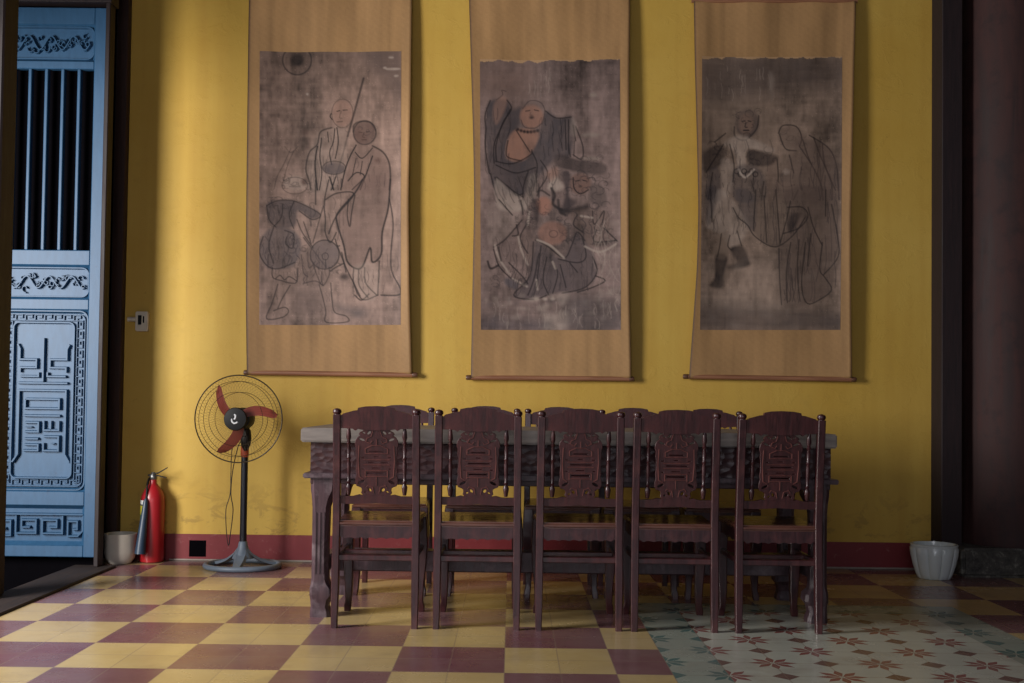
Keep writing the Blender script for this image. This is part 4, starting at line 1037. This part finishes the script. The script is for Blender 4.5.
def paint_three_more(cv):
    AF, BF = (680, 50, 4.553), (680, 190, 3.416)
    cv.folds(*AF, (120, 560, 250, 683), 16, 1, a=.6); cv.folds(*AF, (250, 540, 400, 683), 22, 2, a=.6, col=INK); cv.folds(*AF, (440, 460, 720, 683), 34, 3, .12, a=.5); cv.folds(*AF, (200, 400, 420, 560), 18, 4, .2, a=.45)
    cv.folds(*BF, (90, 0, 260, 150), 24, 5, a=.55); cv.folds(*BF, (270, 0, 350, 190), 14, 6, .08, a=.5); cv.folds(*BF, (350, 0, 540, 380), 36, 7, .1, a=.5); cv.folds(*BF, (340, 190, 440, 385), 14, 8, .05, a=.6)
    cv.curls(*AF, (240, 270, 370, 400), 14, 9, 14, a=.5, col=INK); cv.curls(*AF, (110, 430, 200, 560), 10, 10, 16, col=INK); cv.curls(*AF, (450, 350, 560, 440), 10, 11, 18, a=.35); cv.curls(*AF, (320, 450, 440, 530), 10, 12, 14, col=INK)
    cv.folds(*AF, (110, 60, 420, 230), 18, 13, .1, a=.25, col=LIGHT)

def grid_mesh(name, P, C, mat, parent, thick=0.0):
    nx, ny = P.shape[:2]
    V = P.reshape(-1, 3); idx = np.arange(nx*ny).reshape(nx, ny)
    Fq = np.stack([idx[:-1, :-1], idx[1:, :-1], idx[1:, 1:], idx[:-1, 1:]], -1).reshape(-1, 4)
    me = bpy.data.meshes.new(name)
    me.vertices.add(len(V)); me.vertices.foreach_set('co', V.astype(np.float32).ravel())
    me.loops.add(Fq.size); me.loops.foreach_set('vertex_index', Fq.astype(np.int32).ravel())
    me.polygons.add(len(Fq)); me.polygons.foreach_set('loop_start', (np.arange(len(Fq))*4).astype(np.int32))
    at = me.color_attributes.new('paint', 'FLOAT_COLOR', 'POINT')
    cc = np.ones((len(V), 4), np.float32); cc[:, :3] = np.clip(C.reshape(-1, 3), 0, 1)
    at.data.foreach_set('color', cc.ravel())
    me.update(calc_edges=True); me.validate()
    o = link(name, me, mat, parent, 0); me.shade_smooth()
    if thick:
        md = o.modifiers.new('thickness', 'SOLIDIFY'); md.thickness = thick; md.offset = 0
    return o

SY = 6.462      # distance of the hanging sheets
def px_to_X(x_, y_):   # sheet units (one per 5.85 mm) to metres, corrected for the small tilt of the camera
    return SCR['kx']*(x_-512)+SCR['kt']*(y_-370)+SCR['kxx']*(x_-512)*(y_-370)
SCR = {}
def fit():
    c, s_ = math.cos(ROLL), math.sin(ROLL); cp_, sp_2 = math.cos(PITCH), math.sin(PITCH)
    f = np.array([0, cp_, sp_2]); u = np.array([0, -sp_2, cp_]); r = np.array([1., 0, 0])
    r2 = c*r+s_*u; u2 = -s_*r+c*u
    def w(x_, y_):
        d = f[:, None, None]+(x_-512)/FPX*r2[:, None, None]-(y_-370.27)/FPX*u2[:, None, None] if isinstance(x_, np.ndarray) else f+(x_-512)/FPX*r2-(y_-370.27)/FPX*u2
        t = SY/d[1]; return d[0]*t, 0.96+d[2]*t
    return w
sheet_xz = fit()

def scroll(loc, label, left, right, ytop, ybot, art, seed, base, painter, torn, rod):
    ax0, ax1, ay0, ay1, sk = art
    cxm, _ = sheet_xz((left[0][1]+right[0][1])/2, 200.0)
    root = thing('hanging_scroll', (cxm, WY, 0), label=label, cat='scroll painting', group='three hanging scroll paintings on the yellow wall')
    nx, ny = 60, 150
    ys = np.linspace(ytop, ybot, ny)
    lx = np.interp(ys, [q[0] for q in left], [q[1] for q in left]); rx = np.interp(ys, [q[0] for q in right], [q[1] for q in right])
    lx = np.convolve(np.pad(lx, 6, 'edge'), np.ones(13)/13, 'valid'); rx = np.convolve(np.pad(rx, 6, 'edge'), np.ones(13)/13, 'valid')
    t = np.linspace(0, 1, nx)
    XX = lx[None, :]*(1-t[:, None])+rx[None, :]*t[:, None]; YY = np.repeat(ys[None, :], nx, 0)
    def depth(XX, YY):
        l_ = np.interp(YY, ys, lx); r_ = np.interp(YY, ys, rx); tt = np.clip((XX-l_)/(r_-l_), 0, 1)
        e = np.abs(tt*2-1); vv = (YY-ytop)/(ybot-ytop)
        curl = 0.036*(0.25+0.75*np.sin(np.clip(vv*0.95, 0, 1)*PI)**0.6)*e**4
        wave = 0.006*np.sin(tt*9+seed)*np.sin(vv*3.0)+0.004*np.sin(tt*17+seed*2)*(1-vv)**2*1.5
        return SY-curl+wave*(1-e**6)
    def world(XX, YY, off):
        x_, z_ = sheet_xz(XX, YY); return np.stack([x_-cxm, depth(XX, YY)-WY-off, z_], -1)
    big = vnoise(t[:, None]*np.ones_like(YY), (YY-ytop)/(ybot-ytop), seed+50, 5, 5)
    dia = 0.04*np.sin(XX*1.6)*np.sin(YY*1.6)
    C = np.array((0.44, 0.28, 0.14))[None, None]*(1+0.45*(big-0.5)+0.5*(vnoise(t[:, None]*np.ones_like(YY), (YY-ytop)/(ybot-ytop)*0.12, seed+60, 4, 22)-0.5)+dia)[..., None]
    C[0] = (0.05, 0.03, 0.03); C[-1] *= 0.8
    sh = grid_mesh('sheet', world(XX, YY, 0.0), C, M['mount'], root, 0.0018); sh['label'] = 'tan patterned paper mount'
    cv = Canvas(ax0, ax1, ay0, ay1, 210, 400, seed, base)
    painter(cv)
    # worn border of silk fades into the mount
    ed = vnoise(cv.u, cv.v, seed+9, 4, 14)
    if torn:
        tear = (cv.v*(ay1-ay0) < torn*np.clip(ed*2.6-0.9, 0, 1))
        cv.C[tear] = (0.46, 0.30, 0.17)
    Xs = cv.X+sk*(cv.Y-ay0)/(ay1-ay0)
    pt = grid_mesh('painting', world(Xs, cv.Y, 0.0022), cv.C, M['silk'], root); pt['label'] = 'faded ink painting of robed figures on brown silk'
    # roller at the bottom with knobs, bar at the top
    (rx0, ry0), (rx1, ry1) = rod
    a, b = sheet_xz(rx0, ry0), sheet_xz(rx1, ry1)
    A_, B_ = Vector((a[0]-cxm, SY-WY-0.002, a[1])), Vector((b[0]-cxm, SY-WY-0.002, b[1])); D = (B_-A_).normalized()
    MB().tube([A_+D*0.03, B_-D*0.03], 0.0145, 16).build('roller', M['roller'], root)
    for P_, s2 in ((A_, 1), (B_, -1)):
        MB().tube([P_+D*s2*0.032, P_+D*s2*0.028, P_+D*s2*0.006, P_], [0.0125, 0.015, 0.015, 0.012], 16).build('roller_knob', M['knob_dark'], root)
    l0, r0 = sheet_xz(lx[0]-2, ytop), sheet_xz(rx[0]+2, ytop)
    MB().tube([(l0[0]-cxm, SY-WY, l0[1]), (r0[0]-cxm, SY-WY, r0[1])], 0.011, 10).build('top_bar', M['roller'], root)
scroll(1, 'leftmost hanging scroll, painted with three robed figures and a dark-centred circle above them',
       [(-4, 249.5), (100, 248.8), (200, 247.8), (300, 247.2), (374, 247.5)], [(-4, 412), (100, 411), (200, 409), (300, 410), (374, 412)], -4, 374,
       (260.5, 401.5, 52, 325, -0.5), 11, (0.31, 0.215, 0.178), paint_one, 0, ((244, 372.5), (417.5, 375)))
scroll(2, 'middle hanging scroll, painted with a bare-chested laughing figure above seated figures',
       [(-3, 469), (60, 471), (140, 473.5), (200, 474.5), (300, 472.5), (378, 471)], [(-3, 630), (60, 629), (200, 628), (300, 629), (378, 631)], -3, 378,
       (480.0, 619.5, 60, 330, 1.0), 23, (0.225, 0.165, 0.155), paint_two, 3, ((466, 377.5), (634, 379)))
scroll(3, 'rightmost hanging scroll, painted with two figures, one wearing black boots',
       [(1, 693.5), (60, 694), (140, 696), (210, 697.5), (270, 696), (320, 692.5), (378, 688.5)], [(1, 855.5), (60, 853), (140, 851), (220, 849), (300, 849.5), (378, 851)], 1, 378,
       (701.5, 841.5, 57, 330, -2.0), 37, (0.25, 0.185, 0.15), lambda c: (paint_three(c), paint_three_more(c)), 3, ((683, 376.5), (856, 379.5)))
